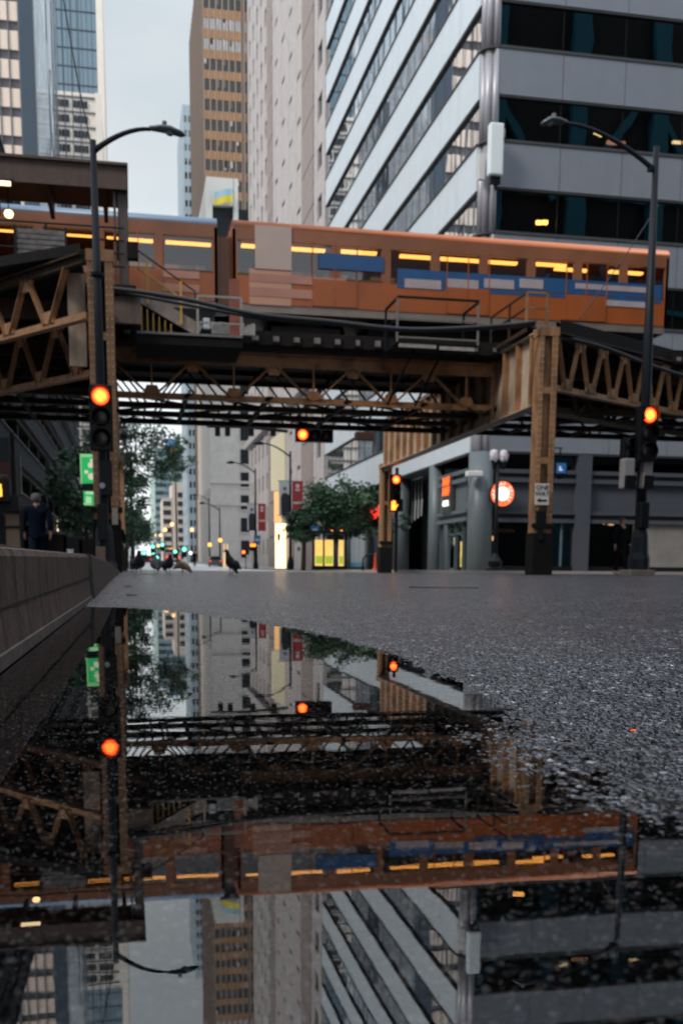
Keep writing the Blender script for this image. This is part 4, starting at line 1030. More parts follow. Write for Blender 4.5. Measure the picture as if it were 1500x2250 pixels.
# ================================================================ TRAIN
def train_car(name, label, x0, x1, yf, zb, zt, body_m, low_m, roof_m, group, doors, graphics, lights=None):
    e = empty(name, ((x0+x1)/2, yf+1.4, zb), label, 'train car', group)
    D = 2.8; zw0, zw1 = zb+1.02, zb+1.88
    m = MB().box(x0, yf, zb+.22, x1, yf+.06, zw0); m.box(x0, yf+D-.06, zb+.22, x1, yf+D, zw0); m.box(x0, yf, zb+.22, x0+.08, yf+D, zt-.3); m.box(x1-.08, yf, zb+.22, x1, yf+D, zt-.3)
    m.build('lower_body', low_m, e)
    m = MB().box(x0, yf, zw1, x1, yf+.06, zt-.22); m.box(x0, yf+D-.06, zw1, x1, yf+D, zt-.22)
    n = 9; w = (x1-x0)/n
    for i in range(n+1):
        c = x0+i*w; m.box(max(x0, c-.14), yf, zw0, min(x1, c+.14), yf+.06, zw1); m.box(max(x0, c-.14), yf+D-.06, zw0, min(x1, c+.14), yf+D, zw1)
    m.build('upper_body', body_m, e)
    r = MB(); prof = [(0, -.24), (.02, -.08), (.12, .02), (.5, .1), (D/2, .15), (D-.5, .1), (D-.12, .02), (D-.02, -.08), (D, -.24)]
    for s, x in ((0, x0), (1, x1)):
        r.v += [(x, yf+py, zt-.05+pz*.9) for py, pz in prof]
    k = len(prof)
    r.f += [(i, i+k, i+k+1, i+1) for i in range(k-1)]+[tuple(range(k))[::-1], tuple(range(k, 2*k)), (0, k-1, 2*k-1, k)]
    r.build('roof', roof_m, e, True)
    for i in range(n):
        a, b = x0+i*w+.14, x0+(i+1)*w-.14
        g = MB().quad((a, yf+.04, zw0), (b, yf+.04, zw0), (b, yf+.04, zw1), (a, yf+.04, zw1)).build('window', TG, e)
        MB().box(a-.02, yf-.012, zw0-.03, b+.02, yf+.0, zw0).box(a-.02, yf-.012, zw1, b+.02, yf, zw1+.03).build('frame', TRIM, g)
        MB().quad((a, yf+D-.04, zw0), (b, yf+D-.04, zw0), (b, yf+D-.04, zw1), (a, yf+D-.04, zw1)).build('window', TG, e)
    for dx in doors:
        c = x0+(x1-x0)*dx; m = MB().box(c-.62, yf-.02, zb+.25, c-.02, yf-.004, zw0-.05).box(c+.02, yf-.02, zb+.25, c+.62, yf-.004, zw0-.05)
        m.box(c-.66, yf-.022, zb+.25, c-.63, yf-.003, zw1+.1).box(c+.63, yf-.022, zb+.25, c+.66, yf-.003, zw1+.1).box(c-.015, yf-.022, zb+.25, c+.015, yf-.003, zw1+.1)
        m.build('door', low_m, e)
    MB().box(x0+.05, yf+.02, zb, x1-.05, yf+D-.02, zb+.215).build('skirt', SKIRT, e)
    MB().box(x0+.1, yf+.1, zb+.24, x1-.1, yf+D-.1, zb+.34).box(x0+.1, yf+1.9, zb+.34, x1-.1, yf+2.0, zb+.95).build('interior', pm('car_interior', (.30, .16, .09), .6, .2, 1), e)
    MB().box(x0+.1, yf+.08, zw1+.25, x1-.1, yf+D-.08, zw1+.3).build('ceiling', pm('car_ceiling', (.35, .27, .2), .6), e)
    for i in range(n if lights is None else 0):
        if (i*7) % 5 != 3: MB().box(x0+i*w+.2, yf+.35, zw1-.09, x0+(i+1)*w-.15, yf+.5, zw1-.03).build('ceiling_light', TLIGHT, e)
    for (la, lb2, lz) in (lights or []): MB().box(la, yf+.12, zw1-lz-.06, lb2, yf+.3, zw1-lz).build('ceiling_light', TLIGHT, e)
    for t in (.16, .84):
        c = x0+(x1-x0)*t; m = MB().box(c-1.1, yf+.35, zb-.5, c+1.1, yf+D-.35, zb-.15)
        for s in (-.8, .8): m.disc((c+s, yf+.35, zb-.46), (0, 1, 0), .38, .14, 20).disc((c+s, yf+D-.5, zb-.46), (0, 1, 0), .38, .14, 20)
        m.box(c-1.0, yf+.25, zb-.55, c+1.0, yf+.35, zb-.3)
        m.build('bogie', BLK_SHADE, e)
    for (a, b, c_, d_, mt, nm) in graphics:
        MB().box(a, yf-.008, c_, b, yf-.001, d_).build(nm, mt, e)
    MB().box(x0+4, yf+.4, zb-.45, x1-4, yf+D-.4, zb-.02).build('underfloor_box', BLK_SHADE, e)
    return e
ORC = pm('orange_train_wrap', (.34, .088, .022), .35, .15, .8, stain=.35, stain_col=(.10, .035, .015), sm=(1.2, 1.2, .5)); ORU = pm('orange_train_roofline', (.62, .20, .085), .35, .08, 1)
BRU = pm('brown_window_wrap', (.26, .10, .05), .4, .3, .6); BLW = pm('blue_wrap', (.020, .085, .23), .4, .1, 1)
WHW = pm('pale_wrap_panel', (.40, .34, .36), .45, .15, 2); PKW = pm('pinkish_wrap', (.42, .20, .15), .45, .2, .5); SKIRT = pm('train_skirt', (.24, .20, .175), .5, .15, 2, metal=.4)
TRIM = pm('window_trim', (.10, .05, .03), .4, .1); TG = glass('train_glass', (.42, .27, .19), .08, .02, .15, (.6, .6, .6)); TLIGHT = glow('train_tube', (1, .62, .16), 5)
ROOFB = pm('blue_roof', (.12, .20, .32), .35, .08, 1)
TY = 31.0; TZB, TZT = 7.35, 9.82
xg0, xg1 = at_y(478, 600, TY).x, at_y(512, 600, TY).x; xe = at_y(1466, 640, TY).x
zA = lambda py, px=1000: at_y(px, py, TY).z
gfx2 = []
bz0, bz1 = at_y(1000, 640, TY).z, at_y(1000, 598, TY).z
xa_, xb_ = at_y(872, 620, TY).x, xe-.2
gfx2.append((xa_, xb_, bz0, bz1, BLW, 'blue_stripe'))
train_car('train_car', 'orange and blue wrapped elevated train car above the centre of the street', xg1, xe, TY, TZB, TZT, BRU, ORC, ORU, 'cars of the elevated train', (.22, .52, .8), gfx2, [(at_y(a_, 560, TY).x, at_y(b_, 560, TY).x, z_) for a_, b_, z_ in ((532, 716, .05), (742, 830, .03), (882, 1140, .05), (1165, 1250, .02), (1225, 1296, .12), (1345, 1418, .10))])
e2 = [o for o in bpy.data.objects if o.name == 'train_car'][0]
def wrap(px0, px1, py0, py1, mt, nm, off=.012):
    a = at_y(px0, py1, TY); b = at_y(px1, py1, TY); zt2_ = at_y(px0, py0, TY).z
    MB().box(a.x, TY-off-.006, a.z, b.x, TY-off, zt2_).build(nm, mt, e2)
for a, b in ((888, 968), (980, 1050), (1062, 1128), (1140, 1192)): wrap(a, b, 612, 632, WHW, 'pale_letter_panel')
wrap(1262, 1425, 622, 634, WHW, 'pale_stripe'); wrap(1262, 1425, 655, 668, WHW, 'pale_stripe')
wrap(548, 760, 600, 618, PKW, 'pink_stripe'); wrap(548, 760, 630, 650, PKW, 'pink_stripe')
wrap(548, 640, 590, 668, pm('peach_wrap', (.50, .27, .19), .45, .15, .6), 'peach_panel', .004)
a = at_y(560, 590, TY); b = at_y(640, 500, TY)
MB().box(a.x, TY-.03, a.z, b.x, TY-.02, b.z).build('pale_train_patch', pm('pale_patch_tone', (.48, .38, .34), .5, .1, .5), e2)  # pale patch from the window band up to the roof edge
c_ = at_y(700, 590, TY); d__ = at_y(842, 560, TY)
MB().box(c_.x, TY-.03, c_.z, d__.x, TY-.02, c_.z+.42).build('blue_window_wrap', BLW, e2)
e1 = train_car('train_car', 'train car with blue roof edge partly hidden behind the station platform', xg0-14.4, xg0, TY, TZB, TZT, BRU, ORC, ROOFB, 'cars of the elevated train', (.2, .5, .85), [])
for z in (.42, .78): MB().box(xg0-6.5, TY-.014, TZB+z, xg0-.5, TY-.006, TZB+z+.2).build('pink_stripe', PKW, e1)
m = MB().box(xg0, TY+.35, TZB+.2, xg1, TY+2.4, TZT-.45)
for i in range(4): m.box(xg0+.03+i*.11, TY+.31, TZB+.22, xg0+.08+i*.11, TY+2.44, TZT-.42)
tag(m.build('train_gangway', BRU), 'dark folded gangway between the two train cars', 'gangway')
tag(MB().box(xg0, TY+1.2, TZB-.15, xg1, TY+1.5, TZB+.1).build('train_coupler', BLK_SHADE), 'dark coupler low between the two train cars', 'coupler')

# ================================================================ STREET LAMPS AND SIGNALS
LENS_R = None
def lens_mat(name, edge, core, se, sc):
    m = bpy.data.materials.new(name); m.use_nodes = True; t = m.node_tree; t.nodes.clear()
    o = t.nodes.new('ShaderNodeOutputMaterial'); em = t.nodes.new('ShaderNodeEmission')
    tc = t.nodes.new('ShaderNodeTexCoord'); vm = t.nodes.new('ShaderNodeVectorMath'); vm.operation = 'LENGTH'
    mr = t.nodes.new('ShaderNodeMapRange'); mr.inputs['From Min'].default_value = .5; mr.inputs['From Max'].default_value = .95
    mx = t.nodes.new('ShaderNodeMixRGB'); mx.inputs['Color1'].default_value = (*[c*sc for c in core], 1); mx.inputs['Color2'].default_value = (*[c*se for c in edge], 1)
    k = t.links.new; k(tc.outputs['Object'], vm.inputs[0]); k(vm.outputs['Value'], mr.inputs['Value']); k(mr.outputs[0], mx.inputs['Fac']); k(mx.outputs[0], em.inputs['Color']); k(em.outputs[0], o.inputs['Surface'])
    return m
LR = lens_mat('red_lens_glow', (1, .02, .005), (1, .155, .022), 2.0, 6); LA = lens_mat('amber_lens_glow', (1, .12, .01), (1, .30, .03), 2.2, 3.2); LG = lens_mat('green_lens_glow', (.05, .8, .5), (.25, 1, .8), 1.2, 2.4)
LOFF = pm('dark_lens', (.012, .008, .006), .25, .1, spec=.3)
def lens(P, r, mat, parent, d=(0, -1, 0)):
    m = MB(); seg = 20; q_ = []
    o = None
    m.tube([(0, .02/r, 0), (0, 0, 0), (0, -.12, 0), (0, -.2, 0)], [1, 1, .7, .25], seg)
    o = m.build('lens', mat, None, True); o.parent = parent; o.location = Vector(P)-parent_loc(parent); o.scale = (r, r, r); return o
HOUS = pm('signal_housing_black', (.006, .007, .008), .45, .1, spec=.2); TANB = pm('signal_bracket', (.05, .045, .04), .5)
def signal_head(P, lit, parent, r=.15, horiz=False, n=3, name='signal_head', latent=True):
    P = Vector(P); s = r*2.35; m = MB()
    ax_ = Vector((1, 0, 0)) if horiz else Vector((0, 0, -1))
    c0, c1 = P-ax_*s*.55, P+ax_*(s*(n-1)+s*.55)
    if horiz: m.box(c0.x, P.y+.02, P.z-s*.55, c1.x, P.y+.26, P.z+s*.55)
    else: m.box(P.x-s*.55, P.y+.02, c1.z, P.x+s*.55, P.y+.26, c0.z)
    h = m.build(name, HOUS, parent, bevel=.02)
    for i in range(n):
        c = P+ax_*s*i
        v = MB(); seg = 14  # visor hood, open below
        for j in range(seg):
            a0 = radians(-35+250*j/seg); a1 = radians(-35+250*(j+1)/seg); R_ = r*1.08
            p = lambda a, y, rr: (c.x+cos(a)*rr, c.y+y, c.z+sin(a)*rr)
            v.quad(p(a0, 0.02, R_), p(a1, .02, R_), p(a1, -.12, R_), p(a0, -.12, R_)); v.quad(p(a0, .02, R_*1.05), p(a0, -.12, R_*1.05), p(a1, -.12, R_*1.05), p(a1, .02, R_*1.05)); v.quad(p(a0, -.12, R_), p(a1, -.12, R_), p(a1, -.12, R_*1.05), p(a0, -.12, R_*1.05))
        v.build('visor', HOUS, h)
        lens(c+Vector((0, .012, 0)), r, lit.get(i, LOFF), h)
    return h
def lamp_arm(parent, base, head, rise, mat, r0=.055, r1=.033):
    base = Vector(base); head = Vector(head); pts = []
    for i in range(15):
        t = i/14; p = base.lerp(head, t); z = base.z+(head.z-base.z)*sin(t*pi/2)**.9; pts.append(Vector((p.x, p.y, z)))
    MB().tube(pts, [r0+(r1-r0)*i/14 for i in range(15)], 10).build('arm', mat, parent, True)
def luminaire(parent, P, sgn, L_=.52):
    P = Vector(P)
    m = MB().tube([P+Vector((-sgn*.08, 0, .02)), P+Vector((sgn*.12, 0, .03)), P+Vector((sgn*.3, 0, .02)), P+Vector((sgn*L_, 0, -.04)), P+Vector((sgn*(L_+.06), 0, -.06))],
              [(.055, .04), (.11, .06), (.14, .065), (.10, .045), (.03, .015)], 16)
    h = m.build('lamp_head', pm('lamp_head_grey', (.10, .12, .13), .35, .1, metal=.5), parent, True)
    MB().tube([P+Vector((sgn*.2, 0, .07)), P+Vector((sgn*.2, 0, .16))], [.05, .045], 10).build('photocell', GREY_RAIL, h)
    MB().tube([P+Vector((sgn*.3, 0, -.03)), P+Vector((sgn*.3, 0, -.075))], [.10, .05], 12).build('glass_lens', pm('lamp_glass', (.25, .27, .28), .1), h)
# left signal pole
LPY = 21.4; b0 = at_y(238, 1236, LPY); t0 = at_y(199, 308, LPY); xp = (b0.x+t0.x)/2
lp = empty('signal_lamp_post', (xp, LPY, .2), 'dark lamp post with curved arm and lit red signal in front of the left column', 'lamp post')
m = MB().tube([(xp, LPY, .1), (xp, LPY, 1.1), (xp, LPY, 4), (xp-.01, LPY, t0.z)], [.10, .095, .09, .06], 14); m.build('pole', POLE, lp, True)
MB().lathe((xp, LPY, .05), [(.24, 0), (.24, .15), (.19, .25), (.17, .8), (.12, .95)], 12).build('base', POLE, lp)
lamp_arm(lp, at_y(206, 333, LPY), at_y(332, 284, LPY), 1, POLE); luminaire(lp, at_y(338, 285, LPY), 1)
h = signal_head(at_y(221, 870, LPY-.42), {0: LR}, lp, .165)
MB().box(xp-.02, LPY-.2, h.location.z+3.6, xp+.02, LPY, h.location.z+3.66).build('bracket', POLE, lp)
P = at_y(235, 1048, LPY-.3)
MB().box(P.x-.12, P.y, P.z-.35, P.x+.1, P.y+.25, P.z+.3).box(P.x-.2, P.y+.05, P.z-1.2, P.x-.02, P.y+.3, P.z-.5).build('control_box', HOUS, lp, bevel=.02)
MB().disc(at_y(225, 1067, LPY-.33), (0, -1, 0), .055, .04, 12).build('push_plate', pm('pale_disc', (.4, .38, .42), .4), lp)
m = MB()
for dz in (.4, 1.1, 3.4): m.tube([(xp, LPY, dz+2.2), (xp, LPY, dz+2.26)], .125, 14)
m.build('band_clamp', BLACK, lp)
# right signal pole
RPY = 22.0; b0 = at_y(1402, 1236, RPY); t0 = at_y(1441, 322, RPY); xq = (b0.x+t0.x)/2
rp_ = empty('signal_lamp_post', (xq, RPY, 0), 'dark lamp post with red signal and pale pedestrian signals on a concrete footing', 'lamp post')
MB().tube([(b0.x, RPY, .1), (xq, RPY, 4.6), (t0.x, RPY, t0.z)], [.125, .11, .06], 14).build('pole', POLE, rp_, True)
MB().lathe((b0.x, RPY, .18), [(.24, 0), (.24, .25), (.20, .4), (.18, .75), (.12, 1.0)], 12).build('base', POLE, rp_)
MB().box(b0.x-.32, RPY-.3, -.1, b0.x+.26, RPY+.3, .2).build('concrete_footing', pm('footing_concrete', (.22, .18, .15), .8, .2, 6, .2), rp_, bevel=.015)
lamp_arm(rp_, at_y(1437, 376, RPY), at_y(1238, 270, RPY), 1, POLE); luminaire(rp_, at_y(1236, 270, RPY), -1, .42)
MB().box(at_y(1428, 371, RPY).x-.05, RPY-.06, at_y(1428, 371, RPY).z-.05, at_y(1428, 371, RPY).x+.05, RPY+.06, at_y(1428, 371, RPY).z+.06).build('bracket', POLE, rp_)
signal_head(at_y(1427, 912, RPY-.42), {0: LR}, rp_, .16)
signal_head(at_y(1384, 975, RPY-.1), {}, rp_, .10, name='side_signal_head')
PGR = pm('pale_signal_side', (.36, .33, .32), .5, .08)
for px, w in ((1382, .13), (1423, .11)):
    P = at_y(px, 1040, RPY-.25)
    hh_ = MB().box(P.x-w, P.y, P.z-.32, P.x+w, P.y+.25, P.z+.32).build('pedestrian_signal', PGR, rp_, bevel=.03)
    MB().box(P.x-w+.02, P.y-.1, P.z-.34, P.x+w-.02, P.y-.005, P.z-.05).build('hood', HOUS, hh_)
P = at_y(1414, 1128, RPY-.25); MB().box(P.x-.08, P.y, P.z-.33, P.x+.14, P.y+.25, P.z+.25).build('control_box', HOUS, rp_, bevel=.04)

# hanging signal over the crossing
CY = 39.0
hs = empty('hanging_signal', at_y(690, 955, CY), 'horizontal traffic signal showing red, hung under the steelwork above mid street', 'traffic signal')
signal_head(at_y(665, 955, CY), {0: LR}, hs, .19, horiz=True, n=3)
P = at_y(690, 940, CY+.2); MB().bar((P.x-.3, CY+.15, P.z-.1), (P.x-.3, CY+.15, P.z+1.2), .05).bar((P.x+.3, CY+.15, P.z-.1), (P.x+.3, CY+.15, P.z+1.2), .05).build('hanger', BLACK, hs)
hb = MB().box(at_y(783, 940, CY).x, CY, at_y(783, 966, CY).z, at_y(822, 940, CY).x, CY+.4, at_y(783, 948, CY).z).tube([at_y(803, 948, CY+.2), at_y(803, 925, CY+.2)], .03, 6)
tag(hb.build('hanging_box', pm('rusty_box', (.06, .03, .02), .6, .2), bevel=.02), 'small rusty box hanging under the steelwork between the signal and far column', 'box')
ma = empty('signal_mast_arm', at_y(563, 1240, 60), 'thin dark mast arm reaching across behind the steelwork', 'mast arm')
a = at_y(455, 936, 60); b = at_y(632, 948, 60)
MB().tube([a, (a+b)/2+Vector((0, 0, .1)), b], .09, 8).build('arm', BLACK, ma)
m = MB()
for px in (478, 500, 552, 600): p = at_y(px, 940, 60); m.box(p.x-.14, 59.9, p.z-.45, p.x+.14, 60.1, p.z+.05)
m.build('clamp', BLACK, ma)
# far column signals
fs = empty('corner_signal', at_y(872, 1250, 43.9), 'vertical traffic signal showing red beside the far steel column', 'traffic signal')
signal_head(at_y(870, 1054, 43.8), {0: LR}, fs, .17)
P = at_y(872, 1070, 44.1); MB().tube([(P.x, 44.15, .1), (P.x, 44.15, P.z+.8)], .07, 10).build('pole', BLACK, fs)
ps = empty('walk_signal', at_y(865, 1110, 43.7), 'pedestrian signal with glowing amber hand below the corner signal', 'pedestrian signal')
P = at_y(870, 1110, 43.8); MB().box(P.x-.22, P.y, P.z-.26, P.x+.3, P.y+.25, P.z+.26).build('housing', HOUS, ps, bevel=.02)
Q = at_y(864, 1110, 43.78); m = MB().box(Q.x-.09, Q.y-.01, Q.z-.2, Q.x+.10, Q.y+.005, Q.z+.04)
for i in range(4): m.box(Q.x-.09+.048*i, Q.y-.01, Q.z+.045, Q.x-.09+.048*i+.04, Q.y+.005, Q.z+.16+.03*(i in (1, 2)))
m.bar((Q.x+.1, Q.y, Q.z-.1), (Q.x+.18, Q.y, Q.z+.03), .045); m.build('lit_hand', glow('amber_hand', (1, .30, .03), 3), ps)
ls = empty('walk_signal', at_y(-4, 1076, 24), 'pedestrian signal with glowing amber hand beside the maroon parking sign', 'pedestrian signal')
Q = at_y(-6, 1076, 24); MB().box(Q.x-.2, Q.y+.02, Q.z-.25, Q.x+.26, Q.y+.25, Q.z+.25).build('housing', HOUS, ls, bevel=.02)
m = MB().box(Q.x-.1, Q.y-.01, Q.z-.14, Q.x+.10, Q.y+.015, Q.z+.03)
for i in range(4): m.box(Q.x-.1+.05*i, Q.y-.01, Q.z+.032, Q.x-.1+.05*i+.042, Q.y+.015, Q.z+.12)
m.build('lit_hand', MATS['amber_hand'], ls); MB().box(Q.x-.1, Q.y+.26, .2, Q.x+.0, Q.y+.34, Q.z+.3).build('post', BLACK, ls)

# ONE WAY sign
P = at_y(1190, 1086, RCY-.32)
ow = empty('one_way_sign', P, 'white ONE WAY sign with left arrow on the right column', 'road sign')
w, hgt = .195, .27
MB().box(P.x-w, P.y, P.z-hgt, P.x+w, P.y+.015, P.z+hgt).build('plate', pm('sign_white', (.75, .70, .66), .5, .08, 8), ow, bevel=.004)
BK = pm('sign_black', (.01, .01, .012), .5)
text('lettering', 'ONE', P+Vector((0, -.008, .165)), .17, BK, ow, ext=.003); text('lettering', 'WAY', P+Vector((0, -.008, .01)), .17, BK, ow, ext=.003)
n_ = MB(); z = P.z-.155; n_.box(P.x-.05, P.y-.012, z-.022, P.x+.13, P.y-.006, z+.022)
n_.v += [(P.x-.15, P.y-.012, z), (P.x-.04, P.y-.012, z-.06), (P.x-.04, P.y-.012, z+.06)]; k = len(n_.v); n_.f.append((k-3, k-2, k-1)); n_.build('arrow', BK, ow)
# blue hanging stop sign
P = at_y(1231, 1030, 27.4); hb = empty('hanging_sign_box', P, 'small dark hanging box sign with a blue picture right of the right column', 'sign')
MB().box(P.x-.19, P.y, P.z-.2, P.x+.19, P.y+.15, P.z+.2).tube([(P.x, P.y+.07, P.z-.2), (P.x, P.y+.07, P.z-.27)], [.13, .04], 8).build('box', BLACK, hb, bevel=.01)
MB().box(P.x-.13, P.y-.01, P.z-.12, P.x+.15, P.y-.002, P.z+.15).build('blue_face', glow('blue_face', (.01, .07, .2), 1), hb)
MB().tube([(P.x-.02, P.y-.014, P.z+.06), (P.x-.04, P.y-.014, P.z-.03), (P.x+.04, P.y-.014, P.z-.03)], .03, 6).build('picture', glow('picture_glow', (.7, .7, .8), .7), hb)
MB().bar((P.x, P.y+.07, P.z+.2), (P.x, P.y+.07, P.z+.55), .03).bar((P.x-.2, P.y+.07, P.z+.55), (P.x+.05, P.y+.07, P.z+.55), .03).build('hanger', BLACK, hb)
P = at_y(1083, 0, 26) ; 
# round meter-like plates and small boxes on the columns
P = at_y(254, 1134, LCY-.3); a = MB().box(P.x-.07, P.y, P.z-.17, P.x+.05, P.y+.02, P.z+.17)
tag(a.build('notice_plate', pm('cream_plate', (.42, .36, .3), .5, .15, 20)), 'small upright cream notice plate on the left column', 'sign')
P = at_y(1188, 1140, RCY-.3); m = MB().box(P.x-.12, P.y, P.z-.25, P.x+.12, P.y+.12, P.z+.2).box(P.x-.06, P.y-.02, P.z-.55, P.x+.06, P.y+.1, P.z-.25)
tag(m.build('meter_box', BLACK, bevel=.01), 'black meter box strapped to the right column under the ONE WAY sign', 'box')

# twin globe lamp wrapped in white plastic
P = at_y(1086, 1250, 45.8)
gl = empty('twin_lamp_post', P, 'black ornamental lamp post with two white wrapped globes before the coffee shop', 'lamp post')
zt_ = at_y(1093, 1010, 45.8).z
MB().tube([(P.x, 45.8, .2), (P.x, 45.8, zt_-.1)], [.11, .08], 12).build('pole', BLACK, gl, True)
MB().lathe((P.x, 45.8, .15), [(.42, 0), (.42, .12), (.3, .2), (.34, .45), (.22, .6), (.12, .8)], 14).build('base', BLACK, gl)
WP = pm('white_plastic_wrap', (.55, .53, .58), .5, .25, 7, .6)
for s in (-1, 1):
    x = P.x+.05+s*.22; MB().bar((P.x+.05, 45.8, zt_-.35), (x, 45.8, zt_-.25), .07).tube([(x, 45.8, zt_-.45), (x, 45.8, zt_-.05)], [.05, .14], 10).build('arm', BLACK, gl)
    m = MB().lathe((x, 45.8, zt_-.1), [(.10, 0), (.19, .1), (.21, .27), (.19, .4), (.16, .48), (.06, .52)], 9)
    m.v = [(v[0]+random.uniform(-.03, .03), v[1]+random.uniform(-.03, .03), v[2]+random.uniform(-.03, .03)) for v in m.v]; m.build('wrapped_globe', WP, gl)

# overhead cables
CAB = pm('cable_rubber', (.012, .013, .016), .4, .1)
def cable(pts, Yc, r, label, name='overhead_cable', group=None):
    P_ = [at_y(x, y, Yc) for x, y in pts]; out_ = []
    for i in range(len(P_)-1):
        p0 = P_[max(i-1, 0)]; p1 = P_[i]; p2 = P_[i+1]; p3 = P_[min(i+2, len(P_)-1)]
        for j in range(6):
            t = j/6; out_.append(.5*((2*p1)+(p2-p0)*t+(2*p0-5*p1+4*p2-p3)*t*t+(3*p1-p0-3*p2+p3)*t**3))
    out_.append(P_[-1]); return tag(MB().tube(out_, r, 8).build(name, CAB, None, True), label, 'cable', group)
cable([(-30, 618), (120, 628), (245, 634), (400, 656), (560, 690), (720, 706), (900, 724), (1085, 717), (1175, 708)], 26.2, .055, 'thick black cable sagging across below the train, the upper of the bundle')
cable([(-30, 632), (120, 640), (245, 641), (400, 668), (560, 697), (720, 712), (900, 727), (1085, 722), (1175, 714)], 26.3, .035, 'thinner black cable just beneath the thick sagging cable')
cable([(198, 306), (172, 180), (140, 0), (120, -120)], 21.4, .012, 'thin wire rising from the top of the lamp post by the platform canopy')
cable([(1446, 450), (1360, 580), (1268, 706)], 24.5, .012, 'thin guy wire slanting down from the right lamp post to the right column')
cable([(1215, 735), (1330, 765), (1420, 800), (1530, 835)], 26.8, .05, 'black cable lying along the top of the right hand lattice girder')

# ================================================================ NEAR LEFT PAVEMENT
P0_ = at_y(0, 1090, 24.5); P1_ = at_y(44, 1126, 24.5)
kk = empty('street_kiosk', (P0_.x, 24.5, .2), 'dark kiosk with a flat roof box and tan panels behind the walking person', 'kiosk')
MB().box(P0_.x-2.5, 24.3, P1_.z, P1_.x, 25.2, P0_.z).build('roof_box', BLACK, kk, bevel=.02)
a = at_y(12, 1130, 24.6); b = at_y(43, 1130, 24.6)
MB().box(a.x, 24.6, .25, b.x, 24.66, a.z).build('panel', pm('tan_kiosk_panel', (.30, .20, .13), .5, .15, 2), kk)
MB().box(a.x-1.2, 24.6, .25, a.x-.12, 24.66, a.z).build('panel', pm('tan_kiosk_panel', (.30, .20, .13), .5, .15, 2), kk)
MB().box(a.x-.10, 24.5, .2, a.x-.02, 24.6, a.z).box(b.x+.01, 24.5, .2, b.x+.08, 24.6, a.z).box(a.x-.1, 24.55, a.z-.3, b.x, 24.59, a.z-.25).build('frame', BLACK, kk)
P = at_y(10, 1042, 30); gs = empty('parking_sign', P, 'maroon parking sign with pinkish letters under a dark teal board', 'sign')
a = at_y(22, 1015, 30); b = at_y(22, 1072, 30)
MB().box(a.x-4, 30, b.z, a.x, 30.15, a.z).build('face', pm('maroon_face', (.16, .045, .05), .5, .1), gs)
MB().box(a.x-4, 30, a.z+.03, a.x, 30.15, at_y(22, 962, 30).z).build('teal_board', pm('dark_teal_board', (.012, .045, .05), .5, .1), gs)
MB().box(a.x+.02, 30.02, .2, a.x+.14, 30.14, at_y(22, 950, 30).z).build('post', BLACK, gs)
text('lettering', 'PARKING', (a.x-.03, 29.98, at_y(10, 1056, 30).z), .42, pm('pink_letters', (.42, .28, .30), .5), gs, align='RIGHT', ext=.008)
P = at_y(40, 1040, 34); tag(MB().box(P.x-.06, 34, P.z-.6, P.x+.08, 34.3, P.z+.55).build('pale_banner', pm('pale_banner_cloth', (.30, .32, .33), .6, .3, 3)), 'narrow pale banner hanging edge-on beside the parking sign', 'banner')
# green lit sign
a = at_x(176, 997, -2.9); a = at_y(176, 997, 50); b = at_y(207, 1110, 50)
gsn = empty('green_lit_sign', a, 'tall glowing green sign box seen left of the left column', 'sign')
MB().box(a.x, 50, at_y(190, 1061, 50).z, b.x, 50.3, a.z).box(a.x+.1, 50, b.z, b.x, 50.3, at_y(190, 1079, 50).z).build('lit_face', pm('green_face', (.02, .2, .06), .4, .5, 5, emit=(.01, .30, .08), es=1.0), gsn)
MB().box(a.x, 49.98, a.z-.14, b.x, 50, a.z).box(a.x, 49.98, at_y(190, 1061, 50).z, a.x+.06, 50, a.z).box(a.x+.1, 49.98, b.z, b.x-.1, 50, b.z+.1).build('lit_rim', glow('green_rim', (.35, .85, .35), .6), gsn)
m = MB(); 
for (u, v_, r_) in ((24, 1030, .13), (25, 1055, .15), (14, 1045, .09), (26, 1020, .08)): p_ = at_y(176+u, v_-8, 49.95); m.disc(p_, (0, -1, 0), r_, .02, 10)
m.build('pale_picture', glow('pale_green_glow', (.8, .8, .6), .7), gsn)
p_ = at_y(196, 1090, 49.95); MB().box(p_.x-.15, 49.94, p_.z+.08, p_.x+.25, 49.96, p_.z+.2).box(p_.x-.15, 49.94, p_.z-.3, p_.x+.1, 49.96, p_.z-.02).build('pale_lettering', glow('pale_green_letters', (.5, .85, .5), .7), gsn)
MB().box(a.x+.02, 50.02, at_y(190, 1078, 50).z, b.x, 50.28, at_y(190, 1063, 50).z).box(b.x+.05, 50, .2, b.x+.2, 50.3, a.z).build('frame', BLACK, gsn)
P = at_y(155, 1213, 12); zc_ = .24
cupz = at_y(155, 1220, 12).z
tag(MB().lathe((P.x, 12, cupz), [(.028, 0), (.035, .055), (.038, .058), (.038, .066), (.001, .066)], 16).build('paper_cup', pm('white_paper', (.75, .76, .78), .5, .03), smooth=False), 'white paper cup standing on the pavement wall top', 'cup')
m = MB()
for i in range(3):
    P = at_y(130+34*i, 1190, 26); m.box(P.x-.28, 26, .2, P.x+.2, 26.4, .2+.75-.05*i)
    tag(m.build('newspaper_box', (BLK_SHADE, BLACK, BLK_SHADE)[i], bevel=.03), ('black newspaper box right behind the walking person', 'black newspaper box in the middle of the three on the pavement', 'black newspaper box nearest the left column')[i], 'newspaper box', 'newspaper boxes on the left pavement'); m = MB()
P = at_y(223, 1210, 20.5); tag(MB().box(P.x-.10, 20.5, .15, P.x+.07, 20.7, .55).build('tan_utility_box', pm('tan_box', (.20, .12, .08), .6, .2), bevel=.01), 'small tan utility box at the foot of the left lamp post', 'box')

